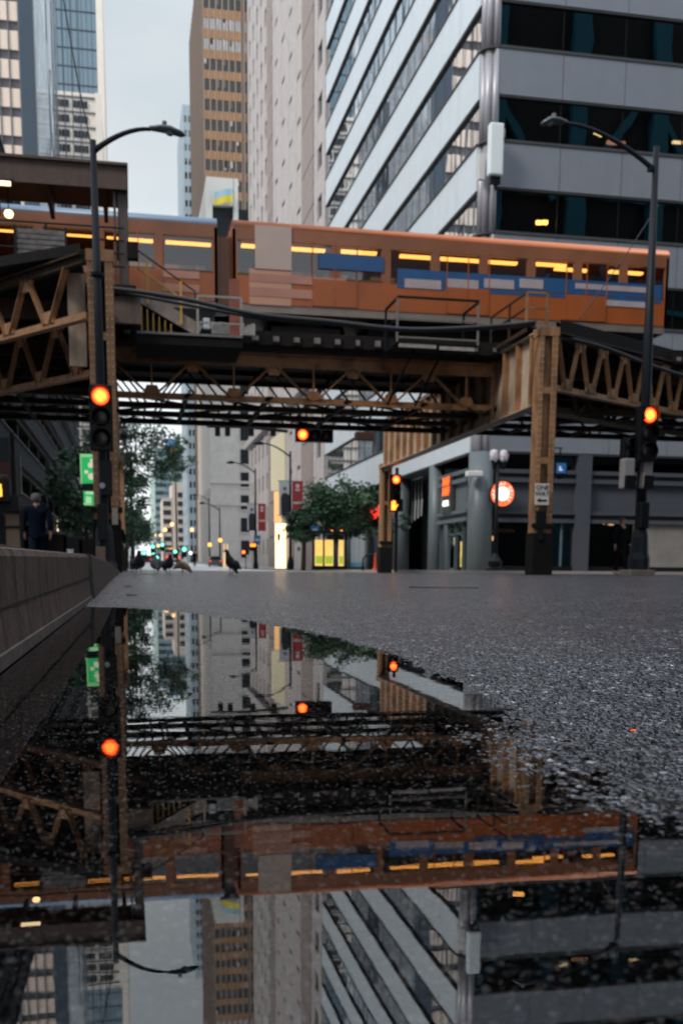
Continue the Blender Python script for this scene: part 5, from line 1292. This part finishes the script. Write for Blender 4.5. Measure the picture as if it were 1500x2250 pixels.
# ================================================================ PEOPLE
def skin_body(joints, edges, name, mat, parent, sub=2):
    me = bpy.data.meshes.new(name); me.from_pydata([j[0] for j in joints], edges, []); me.materials.append(mat)
    o = bpy.data.objects.new(name, me); COL.objects.link(o); o.parent = parent
    sk = o.modifiers.new('skin', 'SKIN'); 
    if not me.skin_vertices: me.attributes
    for i, j in enumerate(joints):
        sv = me.skin_vertices[0].data[i]; r = j[1]; sv.radius = r if isinstance(r, tuple) else (r, r)
        sv.use_root = (i == 0)
    sk.use_smooth_shade = True
    ss = o.modifiers.new('sub', 'SUBSURF'); ss.levels = sub; ss.render_levels = sub
    return o
def ensure_skin(me):
    pass
def hand_pts(w, d, s):
    # palm then five finger chains hanging down, thumb leaves the side
    J = []; E_ = []
    J.append((tuple(Vector(w)+Vector((0, 0, -.05))), (.034, .018)))
    for i in range(4):
        x = (-.027+.018*i); b = Vector(w)+Vector((x*.4, x, -.09)); L_ = (.06, .075, .07, .055)[i]
        J += [(tuple(b), .009), (tuple(b+Vector((s*.01, 0, -L_*.55))), .008), (tuple(b+Vector((s*.028, 0, -L_))), .0065)]
    b = Vector(w)+Vector((s*.01, -.03, -.04)); J += [(tuple(b+Vector((0, -.018, -.02))), .010), (tuple(b+Vector((s*.006, -.028, -.055))), .008)]
    return J
def person(P, rz, label, coat, trouser, hair, skinm, step=.12, bag=None):
    e = empty('person', (0, 0, 0), label, 'person')
    z = lambda h: h
    J = [((0, 0, .95), (.155, .115)), ((0, 0, 1.12), (.15, .11)), ((0, .01, 1.33), (.19, .12)), ((0, .01, 1.45), (.15, .09)), ((0, 0, 1.53), .055), ((0, -.01, 1.58), .055), ((0, -.015, 1.66), (.078, .095)), ((0, -.01, 1.73), (.062, .075))]
    E_ = [(0, 1), (1, 2), (2, 3), (3, 4), (4, 5), (5, 6), (6, 7)]
    def add(j, par): J.append(j); E_.append((par, len(J)-1)); return len(J)-1
    for s, st in ((-1, step), (1, -step)):
        a = add(((s*.09, 0, .88), .095), 0); a = add(((s*.095, -st*.8-.03, .50), .065), a); a = add(((s*.095, -st*1.3+.03, .12), .045), a)
        f = add(((s*.095, -st*1.3+.01, .05), .045), a); add(((s*.10, -st*1.3-.14, .035), .038), f)
        sh = add(((s*.20, .01, 1.41), .07), 3); el_ = add(((s*.27, .04+st*.3, 1.14), .048), sh); w = add(((s*.27, -.04+st*.6, .90), .032), el_)
        hj = hand_pts((s*.27, -.04+st*.6, .90), 0, -s); pl = add(hj[0], w); k = 1
        for i in range(4): 
            q1 = add(hj[k], pl); q2 = add(hj[k+1], q1); add(hj[k+2], q2); k += 3
        q1 = add(hj[k], pl); add(hj[k+1], q1)
    body = skin_body(J, E_, 'body', skinm, e)
    Jc = [((0, 0, .70), (.20, .155)), ((0, 0, .86), (.20, .155)), ((0, 0, 1.0), (.19, .145)), ((0, 0, 1.15), (.19, .14)), ((0, .01, 1.34), (.225, .145)), ((0, .01, 1.46), (.16, .10)), ((0, 0, 1.53), (.085, .075))]
    Ec = [(0, 1), (1, 2), (2, 3), (3, 4), (4, 5), (5, 6)]
    for s, st in ((-1, step), (1, -step)):
        Jc.append(((s*.21, .01, 1.42), .092)); Ec.append((5, len(Jc)-1)); Jc.append(((s*.28, .04+st*.3, 1.14), .072)); Ec.append((len(Jc)-2, len(Jc)-1)); Jc.append(((s*.275, -.03+st*.55, .93), .052)); Ec.append((len(Jc)-2, len(Jc)-1))
    skin_body(Jc, Ec, 'coat', coat, e)
    Jt = [((0, 0, .94), (.165, .125))]; Et = []
    for s, st in ((-1, step), (1, -step)):
        Jt.append(((s*.095, 0, .84), .11)); Et.append((0, len(Jt)-1)); Jt.append(((s*.097, -st*.8-.03, .50), .083)); Et.append((len(Jt)-2, len(Jt)-1)); Jt.append(((s*.095, -st*1.3+.03, .11), .068)); Et.append((len(Jt)-2, len(Jt)-1))
    skin_body(Jt, Et, 'trousers', trouser, e)
    MB().tube([(0, .02, 1.59), (0, .03, 1.63), (0, .028, 1.68), (0, .015, 1.74), (0, .005, 1.785), (0, 0, 1.80)], [(.045, .045), (.072, .08), (.088, .10), (.084, .10), (.05, .062), (.008, .01)], 18).build('hair', hair, e, True)
    for s in (-1, 1): MB().tube([(s*.082, .0, 1.63), (s*.092, .008, 1.66), (s*.086, .004, 1.69)], [.01, .016, .008], 8).build('ear', skinm, e, True)
    skin_body([((0, -.115, 1.665), .014), ((0, -.13, 1.648), .016)], [(0, 1)], 'nose', skinm, e, 1)
    if bag: MB().box(-.42, -.12, .45, -.30, .15, .80).build('bag', bag, e, bevel=.02)
    e.location = P; e.rotation_euler = (0, 0, rz)
    return e
SKIN = pm('skin', (.42, .24, .17), .5, .05); NAVY = pm('navy_jacket', (.006, .010, .022), .8, .2, 12, spec=.05); JEAN = pm('dark_jeans', (.012, .02, .038), .8, .2, 20, spec=.05)
HG = pm('grey_hair', (.13, .125, .135), .8, .2, 60); HB = pm('dark_hair', (.015, .012, .01), .6, .2, 60); BKC = pm('black_coat', (.008, .009, .011), .8, .2, 12, spec=.05)
try:
    P = at_y(82, 1150, 26.0); pr = person((P.x, 26.0, .05), pi, 'grey-haired person in a navy jacket walking away on the left pavement', NAVY, JEAN, HG, SKIN); pr.scale = (1.12, 1.1, 1.02)
    P = at_y(1366, 1180, 31); person((P.x, 31, .07), .6, 'person in black coat crossing behind the right signal post', BKC, BKC, HB, SKIN, .2)
except Exception as ex:
    import traceback; traceback.print_exc()

# ================================================================ PIGEONS
PG = pm('pigeon_slate', (.014, .017, .024), .6, .3, 30); PGN = pm('pigeon_neck', (.012, .022, .024), .3, .3, 30); PLG = pm('pigeon_leg', (.25, .09, .07), .6); PBR = pm('pigeon_brown', (.22, .13, .08), .7, .3, 30)
def pigeon(P, rz, label, body=PG, s=1.0, pose='stand', group=None):
    e = empty('pigeon', (0, 0, 0), label, 'pigeon', group); m = MB()
    if pose == 'alert':
        sp_p = [(0, .10, .02), (0, .075, .055), (0, .045, .095), (0, .01, .135), (0, -.03, .18), (0, -.05, .225), (0, -.058, .26), (0, -.068, .282), (0, -.09, .285), (0, -.118, .278), (0, -.126, .276)]
        rr = [(.022, .006), (.030, .012), (.052, .040), (.062, .055), (.052, .050), (.032, .032), (.022, .023), (.021, .023), (.015, .017), (.005, .005), (.001, .001)]
    elif pose == 'stand':
        sp_p = [(0, .145, .055), (0, .10, .08), (0, .05, .11), (0, 0, .135), (0, -.045, .16), (0, -.075, .195), (0, -.085, .225), (0, -.095, .245), (0, -.118, .246), (0, -.145, .238), (0, -.152, .236)]
        rr = [(.022, .006), (.032, .012), (.055, .040), (.068, .058), (.060, .056), (.038, .036), (.024, .025), (.023, .025), (.016, .018), (.005, .005), (.001, .001)]
    else:
        sp_p = [(0, .15, .13), (0, .10, .125), (0, .05, .12), (0, 0, .115), (0, -.05, .10), (0, -.09, .07), (0, -.11, .045), (0, -.12, .03), (0, -.13, .012), (0, -.137, .003)]
        rr = [(.022, .006), (.032, .012), (.055, .040), (.066, .056), (.056, .050), (.032, .032), (.024, .024), (.02, .022), (.006, .006), (.001, .001)]
    m.tube(sp_p, rr, 14)
    b_ = m.build('body', body, e, True)
    for sx in (-1, 1):
        l = MB().tube([(sx*.022, .0, .10), (sx*.024, .005, .05), (sx*.024, 0, .008)], [.012, .005, .004], 8)
        for dy, dx in ((-.035, 0), (-.03, sx*.016), (-.03, -sx*.014), (.018, 0)): l.tube([(sx*.024, 0, .007), (sx*.024+dx, dy, .004)], [.004, .0025], 6)
        l.build('leg', PLG, e)
        w = MB().tube([(sx*.055, -.03, .15), (sx*.066, .02, .135), (sx*.052, .08, .10), (sx*.02, .15, .068)], [(.008, .02), (.014, .045), (.010, .03), (.004, .006)], 10)
        w.build('wing', body, e, True)
        MB().tube([(sx*.019, -.103, .25) if pose == 'stand' else ((sx*.018, -.075, .288) if pose == 'alert' else (sx*.02, -.112, .05)), (sx*.024, -.103, .25) if pose == 'stand' else ((sx*.023, -.075, .288) if pose == 'alert' else (sx*.025, -.112, .05))], .004, 8).build('eye', glow('pigeon_eye', (.5, .1, .03), .2), e)
    e.location = P; e.rotation_euler = (0, 0, rz); e.scale = (s, s, s); return e
def on_px(px, Yp): x = at_y(px, 1255, Yp).x; return Vector((x, Yp, on_road(x, Yp)+.004))
GP = 'pigeons on the road by the kerb'
pigeon(on_px(305, 13.6), .1, 'large dark pigeon facing the camera, leftmost of the road pigeons', s=1.12, group=GP)
pigeon(on_px(343, 14.0), pi+.15, 'dark pigeon seen from behind, second from the left', s=1.0, group=GP)
pigeon(on_px(370, 13.8), .3, 'dark pigeon standing third from the left beside the bus', s=1.0, group=GP)
pigeon(on_px(402, 15.5), 1.2, 'brown-grey pigeon pecking at the ground in the middle of the road', body=PBR, s=1.0, pose='peck', group=GP)
pigeon(on_px(508, 13.4), -.9, 'slim dark pigeon standing alone with its head raised to the left', s=1.05, pose='alert', group=GP)

# ================================================================ TREES
LEAFM = [pm('leaf_green_dark', (.034, .075, .045), .6, .3, 2), pm('leaf_green', (.045, .105, .055), .6, .3, 2), pm('leaf_green_light', (.065, .135, .07), .6, .3, 2)]
BARK = pm('bark', (.06, .045, .035), .9, .3, 8, .4)
def tree(x, y, z0, zc, rx, rz_, label, nclump=60, per=90, leaf=.13, seed=1, lim=7, sparse=.45):
    rnd = random.Random(seed); e = empty('street_tree', (x, y, z0), label, 'tree', 'street trees')
    m = MB(); m.tube([(x, y, z0-.1), (x+.05, y, z0+1.5), (x, y, zc-rz_*.4), (x+.1, y, zc+rz_*.3)], [.16, .13, .09, .04], 9)
    m.build('trunk', BARK, e, True)
    cl = []
    while len(cl) < nclump:
        v = Vector((rnd.uniform(-1, 1), rnd.uniform(-1, 1), rnd.uniform(-1, 1)))
        if v.length < 1 and v.length > sparse*.6 and rnd.random() < .35+.65*v.length: cl.append(Vector((x+v.x*rx, y+v.y*rx, zc+v.z*rz_)))
    m = MB()
    for c in cl[:lim*4]:
        st_ = Vector((x, y, zc-rz_*.35+rnd.uniform(-.2, .5)*rz_)); mid = st_.lerp(c, .5)+Vector((rnd.uniform(-.2, .2), rnd.uniform(-.2, .2), .15)); m.tube([st_, mid, c], [.05, .03, .01], 6)
    m.build('limbs', BARK, e, True)
    for k in range(3):
        m = MB()
        for ci in range(k, len(cl), 3):
            c = cl[ci]; R_ = rnd.uniform(.35, .75)*rx*.38
            for j in range(per):
                d = Vector((rnd.gauss(0, .55), rnd.gauss(0, .55), rnd.gauss(0, .42)))*R_; p = c+d
                u = Vector((rnd.gauss(0, 1), rnd.gauss(0, 1), rnd.gauss(0, .6))).normalized(); w = u.cross(Vector((rnd.gauss(0, 1), rnd.gauss(0, 1), rnd.gauss(0, 1)))).normalized()
                l_ = leaf*rnd.uniform(.6, 1.3); m.quad(p-u*l_, p-w*l_*.45, p+u*l_, p+w*l_*.45)
        m.build('foliage', LEAFM[k], e)
    return e
P = at_y(748, 1115, 70); tree(P.x, 70, .2, P.z-.1, 2.75, 2.0, 'full dark green street tree beside the bus shelter', 85, 115, .15, 3)
P = at_y(672, 1150, 66); tree(P.x, 67, .2, P.z, 1.2, 1.0, 'low leafy street tree left of the bus shelter tree', 36, 130, .13, 8)
P = at_y(855, 1150, 46.5); tree(P.x+.1, 46.8, .2, P.z, .75, .8, 'thin small street tree behind the far column', 10, 50, .10, 5, 3)
P = at_y(275, 1020, 66); tree(P.x+.3, 66, .2, P.z+.3, 2.7, 2.4, 'tall loose street tree overhanging the road behind the left column', 66, 95, .13, 11)
P = at_y(262, 1110, 60); tree(P.x, 60, .2, P.z, 1.9, 1.3, 'dark street tree low behind the left column', 32, 100, .13, 12)
P = at_y(283, 1168, 86); tree(P.x-.2, 88, .2, P.z, 2.6, 1.3, 'low round street tree farther down the left pavement', 60, 130, .13, 13)
P = at_y(185, 1090, 62); tree(P.x, 63, .2, P.z, 2.2, 2.6, 'shadowy street tree before the parking garage', 60, 120, .14, 14)
P = at_y(385, 1005, 150); tree(P.x, 150, .6, P.z, 2.6, 3.2, 'distant tree top in front of the teal tower', 26, 60, .22, 15)
P = at_y(268, 963, 47.5); tag(MB().tube([P+Vector((-.25, 0, .12)), P+Vector((.0, 0, .18)), P+Vector((.25, 0, .08))], [.12, .26, .14], 8).tube([P+Vector((-.1, 0, .2)), P+Vector((-.1, 0, 1.8))], .015, 6).build('hanging_lamp_shade', BLACK), 'dark shade hanging on a wire in the bright gap beside the left column', 'lamp shade')

# ================================================================ BUS SHELTER, RACK, BANNERS, FAR STREET
bs = empty('bus_shelter', (11.6, 64, .19), 'black bus shelter with glowing yellow advertising panels', 'bus shelter')
za = at_y(712, 1186, 64).z; zb_ = at_y(712, 1244, 64).z; zr_ = at_y(712, 1172, 64).z
YG = pm('yellow_advert', (.5, .4, .1), .4, .3, 2.2, emit=(1, .62, .16), es=.85)
for i, (p0, p1) in enumerate(((692, 710), (713, 732), (744, 755))):
    a = at_y(p0, 1200, 64); b = at_y(p1, 1200, 64)
    MB().box(a.x, 64, zb_, b.x, 64.06, za).build('lit_panel', YG, bs)
    MB().box(a.x+.04, 63.98, zb_+.15, b.x-.04, 64-.002, zb_+.62).build('advert_picture', glow('lime_picture', (.45, .62, .05), .75), bs)
a = at_y(685, 1200, 64); b = at_y(762, 1200, 64)
m = MB().box(a.x, 63.6, zr_, b.x, 66, zr_+.14)
for px in (688, 711, 735, 740, 759): p = at_y(px, 1200, 64); m.box(p.x-.05, 63.95, .19, p.x+.05, 64.1, zr_)
m.box(a.x, 63.97, .19, b.x, 64.08, .42); m.build('frame', BLACK, bs)
for px in (729, 750): p = at_y(px, 1169, 63.9); MB().tube([p, p+Vector((0, 0, .12))], [.09, .05], 8).build('roof_lamp', glow('orange_bulb', (1, .25, .03), 2), bs)
m = MB(); P = at_y(797, 1252, 46.5); Q = at_y(829, 1252, 46.5); zt_ = at_y(812, 1219, 46.5).z; pts = [(P.x, 46.5, .15), (P.x, 46.5, zt_-.2), (P.x+.12, 46.5, zt_-.03), (P.x+.3, 46.5, zt_), (Q.x-.3, 46.5, zt_), (Q.x-.12, 46.5, zt_-.03), (Q.x, 46.5, zt_-.2), (Q.x, 46.5, .15)]
tag(m.tube(pts, .04, 8).build('bike_rack', POLE, None, True), 'empty dark hoop bicycle rack left of the far column', 'bike rack')
P = at_y(824, 1254, 45.3); tag(MB().lathe((P.x, 45.3, .18), [(.16, 0), (.15, .04), (.09, .05), (.03, .7), (.001, .72)], 14).build('traffic_cone', pm('cone_orange', (.6, .06, .02), .5)), 'orange traffic cone beside the foot of the far column', 'traffic cone')

def lamp_post(px, Yl, ytop, label, sgn=-1, lit=None, arm=True):
    b = at_y(px, 1250, Yl); zt_ = at_y(px, ytop, Yl).z; g = float(1.75*sstep(75, 270, np.array(Yl)))+.19
    e = empty('street_lamp', (b.x, Yl, g), label, 'street lamp', 'street lamps along the right pavement')
    MB().tube([(b.x, Yl, g), (b.x, Yl, zt_)], [.13, .07], 10).build('pole', POLE, e, True)
    MB().lathe((b.x, Yl, g), [(.25, 0), (.25, .3), (.14, .9)], 10).build('base', POLE, e)
    if arm:
        lamp_arm(e, (b.x, Yl, zt_-.4), (b.x+sgn*2.0, Yl, zt_+.5), 1, POLE, .06, .04)
        MB().tube([(b.x+sgn*1.9, Yl, zt_+.5), (b.x+sgn*2.2, Yl, zt_+.52), (b.x+sgn*2.6, Yl, zt_+.46)], [.06, .16, .06], 10).build('lamp_head', POLE, e, True)
    if lit:
        P = at_y(px, lit, Yl-.1); r = .26*Yl/138
        MB().lathe((P.x, Yl-.1, P.z-r), [(.001, 0), (r*.7, r*.3), (r, r), (r*.7, r*1.7), (.001, 2*r)], 12).build('globe', glow('amber_globe', (1, .38, .06), 3), e, True)
    return e, b.x, zt_
e, xl1, z_ = lamp_post(638, 76, 992, 'nearest dark street lamp on the right pavement, behind two banners')
e, xl2, z_ = lamp_post(562, 98, 1030, 'second street lamp along the right pavement with banners')
lamp_post(484, 138, 1115, 'third street lamp with an amber globe in front of the limestone building', lit=1187)
lamp_post(461, 170, 1095, 'fourth dark street lamp with a low amber globe', lit=1197)
BW = pm('banner_white', (.50, .52, .56), .6, .05); BR = pm('banner_red', (.33, .028, .035), .6, .08); FIG = pm('banner_figure', (.012, .014, .02), .6); FACE = pm('banner_face', (.35, .19, .13), .6); BWT = pm('banner_text', (.6, .5, .5), .6)
def banners(Yb, p0, p1, q0, q1, yt, yb, lab1, lab2):
    a = at_y(p0, yt, Yb); b = at_y(p1, yb, Yb); w = b.x-a.x; h = a.z-b.z; cx = (a.x+b.x)/2
    e = empty('street_banner', (cx, Yb, b.z), lab1, 'banner', 'banners on the lamp posts')
    MB().box(a.x, Yb, b.z, b.x, Yb+.03, a.z).build('cloth', BW, e)
    f = MB(); z = lambda t: b.z+h*t
    pr_ = [(cx-w*.30, z(0)), (cx-w*.34, z(.5)), (cx-w*.22, z(.62)), (cx-w*.08, z(.66)), (cx+w*.14, z(.66)), (cx+w*.42, z(.6)), (cx+w*.48, z(.3)), (cx+w*.48, z(0))]
    f.v = [(x, Yb-.012, zz__) for x, zz__ in pr_]+[(x, Yb-.002, zz__) for x, zz__ in pr_]; n = len(pr_)
    f.f = [tuple(range(n))]+[(i, (i+1) % n, n+(i+1) % n, n+i) for i in range(n)]; f.build('printed_figure', FIG, e)
    MB().disc((cx+w*.03, Yb-.002, z(.78)), (0, -1, 0), w*.17, .012, 14).build('printed_hair', FIG, e); MB().disc((cx+w*.06, Yb-.014, z(.76)), (0, -1, 0), w*.10, .008, 12).build('printed_face', FACE, e)
    a = at_y(q0, yt, Yb); b = at_y(q1, yb, Yb); w = b.x-a.x; h = a.z-b.z; cx = (a.x+b.x)/2
    e = empty('street_banner', (cx, Yb, b.z), lab2, 'banner', 'banners on the lamp posts')
    MB().box(a.x, Yb, b.z, b.x, Yb+.03, a.z).build('cloth', BR, e)
    MB().disc((cx, Yb-.002, b.z+h*.86), (0, -1, 0), w*.2, .01, 12).box(cx-w*.22, Yb-.01, b.z+h*.72, cx+w*.22, Yb-.002, b.z+h*.77).box(cx-w*.4, Yb-.01, b.z+h*.34, cx+w*.4, Yb-.002, b.z+h*.40).build('emblem', BWT, e)
    MB().bar((cx-w*1.9, Yb+.02, a.z), (cx+w*.5, Yb+.02, a.z), .04).bar((cx-w*1.9, Yb+.02, b.z), (cx+w*.5, Yb+.02, b.z), .04).build('rod', POLE, e)
banners(76, 613, 637, 642, 665, 1057, 1133, 'large white banner printed with a dark-suited figure on the nearest lamp', 'large red banner with pale emblem on the nearest lamp')
banners(98, 543, 562, 567, 584, 1107, 1166, 'smaller white banner with a dark figure on the second lamp', 'smaller red banner with pale emblem on the second lamp')
for px, py, Ys_, w, h, lb_ in ((565, 1186, 97.5, 7, 10, 'bright blue square bus stop sign on the second street lamp'), (645, 1177, 75.5, 9, 8, 'pale blue bus stop sign on the nearest street lamp'), (692, 1164, 66, 9, 9, 'blue and white round-topped stop sign left of the bus shelter')):
    a = at_y(px-w, py-h, Ys_); b = at_y(px+w, py+h, Ys_); e = empty('bus_stop_sign', at_y(px, py, Ys_), lb_, 'sign')
    MB().box(a.x, Ys_, b.z, b.x, Ys_+.04, a.z).build('plate', pm('stop_blue', (.04, .17, .36), .5, .1), e); MB().box(a.x+.1, Ys_-.01, (a.z+b.z)/2-.12, b.x-.1, Ys_-.002, (a.z+b.z)/2+.08).build('symbol', BW, e)
    MB().bar(((a.x+b.x)/2, Ys_+.06, .2), ((a.x+b.x)/2, Ys_+.06, a.z), .06).build('post', POLE, e)
# blade sign and lit entrance
CRS = pm('cream_blade', (.62, .58, .42), .5, .06, 1, emit=(.6, .55, .38), es=.25)
a = at_y(597, 952, 112); b = at_y(626, 1078, 112); bl = empty('blade_sign', ((a.x+b.x)/2, 112, b.z), 'tall cream vertical sign box with a slanted top above the lit entrance', 'sign')
m = MB(); x0_, x1_ = a.x, b.x; zT, zS, zB_ = at_y(615, 948, 112).z, at_y(600, 965, 112).z, b.z
prf = [(x0_, zB_), (x1_, zB_), (x1_, zT), (x1_-.35, zT), (x0_, zS)]
m.v = [(x, 112, z) for x, z in prf]+[(x, 112.9, z) for x, z in prf]; m.f = [(0, 1, 2, 3, 4), (9, 8, 7, 6, 5)]+[(i, 5+i, 5+(i+1) % 5, (i+1) % 5) for i in range(5)]
m.build('face', CRS, bl); MB().box(x1_+.02, 112.1, zB_+.2, FX-.05 if x1_ < FX-.1 else x1_+.3, 112.5, zB_+.5).build('bracket', BLACK, bl)
a = at_y(603, 1080, 110); b = at_y(628, 1252, 110); z0_ = .2+1.75*float(sstep(75, 270, np.array(110.)))
pl = empty('lit_pylon', (a.x, 110, z0_), 'glowing warm white entrance pylon at the pavement under the cream sign', 'lit sign')
MB().box(a.x+.12, 110, z0_, b.x, 110.4, at_y(610, 1150, 110).z).build('lower_light', glow('pylon_white', (1, .72, .38), 2.2), pl)
MB().box(a.x, 110, at_y(610, 1148, 110).z, a.x+.75, 110.4, a.z).build('upper_light', glow('pylon_amber', (1, .55, .22), 1.0), pl)
p = at_y(613, 1180, 109.9); MB().box(p.x-.15, 109.96, p.z-.35, p.x+.12, 109.99, p.z+.35).build('mark', BLACK, pl)
for i, (px, lb_) in enumerate(((576, 'thin lit doorway strip between the second lamp and the pylon, left one'), (586, 'thin lit doorway strip between the second lamp and the pylon, right one'))):
    a = at_y(px-2, 1172, 83); b = at_y(px+2, 1200, 83); tag(MB().box(a.x, 118, b.z, b.x, 118.2, a.z).box(a.x-.04, 118.02, z0_, b.x+.04, 118.3, b.z-.02).build('doorway_light', glow('doorway_glow', (1, .62, .3), .9)), lb_, 'lit doorway')

# far traffic signals
FSIG = [(357, 1197, 150, LG, 'green signal highest over the far street'), (336, 1201, 130, LG, 'green signal left of the highest one'), (405, 1207, 120, LG, 'large green signal right of the bus'), (385, 1212, 140, LG, 'green signal just above the bus roof'),
        (317, 1215, 170, LG, 'small green signal at the far left kerb'), (337, 1215, 175, LG, 'small green signal over the middle of the far street'), (345, 1225, 120, LG, 'green signal low above the second pigeon'),
        (535, 1213, 96, LR, 'red signal before the dark arcade left of the second street lamp'), (553, 1198, 97, LA, 'amber signal, left of a pair by the second street lamp'), (558.5, 1198, 97.2, LA, 'amber signal, right of a pair by the second street lamp'),
        (275, 1199, 90, LA, 'amber signal beside the left column, upper one'), (279, 1208, 95, LA, 'amber signal beside the left column, lower one')]
for px, py, Ys_, mt, lb_ in FSIG:
    P = at_y(px, py, Ys_); e = empty('far_signal', P, lb_, 'traffic signal', 'signals down the far street'); r = 4.2/2300*Ys_ if mt is LG else 3.8/2300*Ys_
    if px == 405: r *= 1.25
    lens(P+Vector((0, -.05, 0)), r, mt, e)
    MB().box(P.x-r*1.1, P.y, P.z-r*3.2, P.x+r*1.1, P.y+.3, P.z+r*1.3).build('housing', HOUS, e)
    g = .1+1.75*float(sstep(75, 270, np.array(float(Ys_)))); MB().bar((P.x+r*1.5, P.y+.3, g), (P.x+r*1.5, P.y+.3, P.z+r*2), .07).build('pole', POLE, e)
for i, (px, py, lb_) in enumerate(((378, 1152, 'amber far lamp glowing highest before the stepped block'), (363, 1164, 'amber far lamp left of and below the highest one'), (422, 1164, 'amber far lamp before the dark striped slab'), (340, 1176, 'pale amber far lamp at the tree edge'), (353, 1176, 'pale amber far lamp right of the tree edge'), (419, 1215, 'white far lamp right of the bus'), (348, 1199, 'tan far lamp between the green signals'))):
    Ys_ = 190; P = at_y(px, py, Ys_); e = empty('far_street_lamp', P, lb_, 'street lamp', 'small lamps down the far street'); r = (.36, .38, .36, .28, .28, .3, .3)[i]
    MB().lathe((P.x, Ys_, P.z-r), [(.001, 0), (r*.7, r*.3), (r, r), (r*.7, r*1.7), (.001, 2*r)], 10).build('globe', glow('far_lamp%d' % (i == 5), (1, .95, .9) if i == 5 else (1, .55, .22), 2.2), e, True)
    g = .1+1.75*float(sstep(75, 270, np.array(float(Ys_)))); MB().bar((P.x, Ys_+.3, g), (P.x, Ys_+.3, P.z), .12).build('pole', POLE, e)
# bus far down the street
by = 185; g = on_road(7, by); a = at_y(359, 1230, by); b = at_y(401, 1230, by); zt_ = at_y(380, 1203, by).z
bus = empty('city_bus', ((a.x+b.x)/2, by, g), 'pale city bus with red tail lights seen from behind down the street', 'bus')
cxb = (a.x+b.x)/2; hw = 1.4
MB().box(cxb-hw, by, g+.35, cxb+hw, by+11, zt_).build('body', pm('bus_body', (.5, .44, .4), .4, .08, 1), bus, bevel=.12)
MB().box(cxb-hw+.2, by-.02, g+1.9, cxb+hw-.2, by-.005, zt_-.35).build('rear_window', SLOT, bus)
MB().box(cxb-.7, by-.03, zt_-.30, cxb+.7, by-.006, zt_-.12).build('route_display', glow('route_amber', (1, .4, .05), 1.2), bus)
for s in (-1, 1):
    MB().box(cxb+s*1.05-.22, by-.05, g+.9, cxb+s*1.05+.22, by-.01, g+1.3).build('tail_light', glow('tail_red', (1, .06, .04), 1.6), bus)
    w_ = MB().disc((cxb+s*1.15-.12, by+2.5, g+.45), (1, 0, 0), .45, .24, 18); w_.build('wheel', BLACK, bus)
MB().box(cxb-hw, by-.04, g+.3, cxb+hw, by, g+.6).build('bumper', BLACK, bus)
# cars and walkers far away
def car(px, Yc, label, col):
    g = on_road(5, Yc); x = at_y(px, 1240, Yc).x; e = empty('parked_car', (x, Yc, g), label, 'car'); m = MB()
    prf = [(-.85, .25), (-.88, .7), (-.8, .85), (-.62, 1.35), (.62, 1.35), (.8, .85), (.88, .7), (.85, .25)]
    m.v = [(x+u, Yc, g+v_) for u, v_ in prf]+[(x+u, Yc+4.2, g+v_) for u, v_ in prf]; n = len(prf)
    m.f = [tuple(range(n))[::-1], tuple(range(n, 2*n))]+[(i, (i+1) % n, n+(i+1) % n, n+i) for i in range(n)]; m.build('body', col, e)
    MB().box(x-.58, Yc-.02, g+.9, x+.58, Yc-.004, g+1.27).build('rear_window', SLOT, e)
    for s in (-1, 1):
        MB().box(x+s*.68-.12, Yc-.03, g+.68, x+s*.68+.12, Yc-.005, g+.82).build('tail_light', MATS['tail_red'], e); MB().disc((x+s*.72-.1, Yc+.8, g+.3), (1, 0, 0), .3, .2, 14).build('wheel', BLACK, e)
car(323, 175, 'small dark red car far down the left lane', pm('car_red', (.12, .02, .02), .3))
car(474, 135, 'grey car parked by the limestone building', pm('car_grey', (.12, .12, .13), .3))
person((at_y(428, 1240, 120).x, 120, .19+1.75*float(sstep(75, 270, np.array(120.)))), pi, 'dark far walker on the road edge right of the bus', BKC, BKC, HB, SKIN, .15)
person((at_y(258, 1230, 40).x, 40.0, .1), .2, 'dark-clothed person standing just right of the left column foot', BKC, BKC, HB, SKIN, .05)
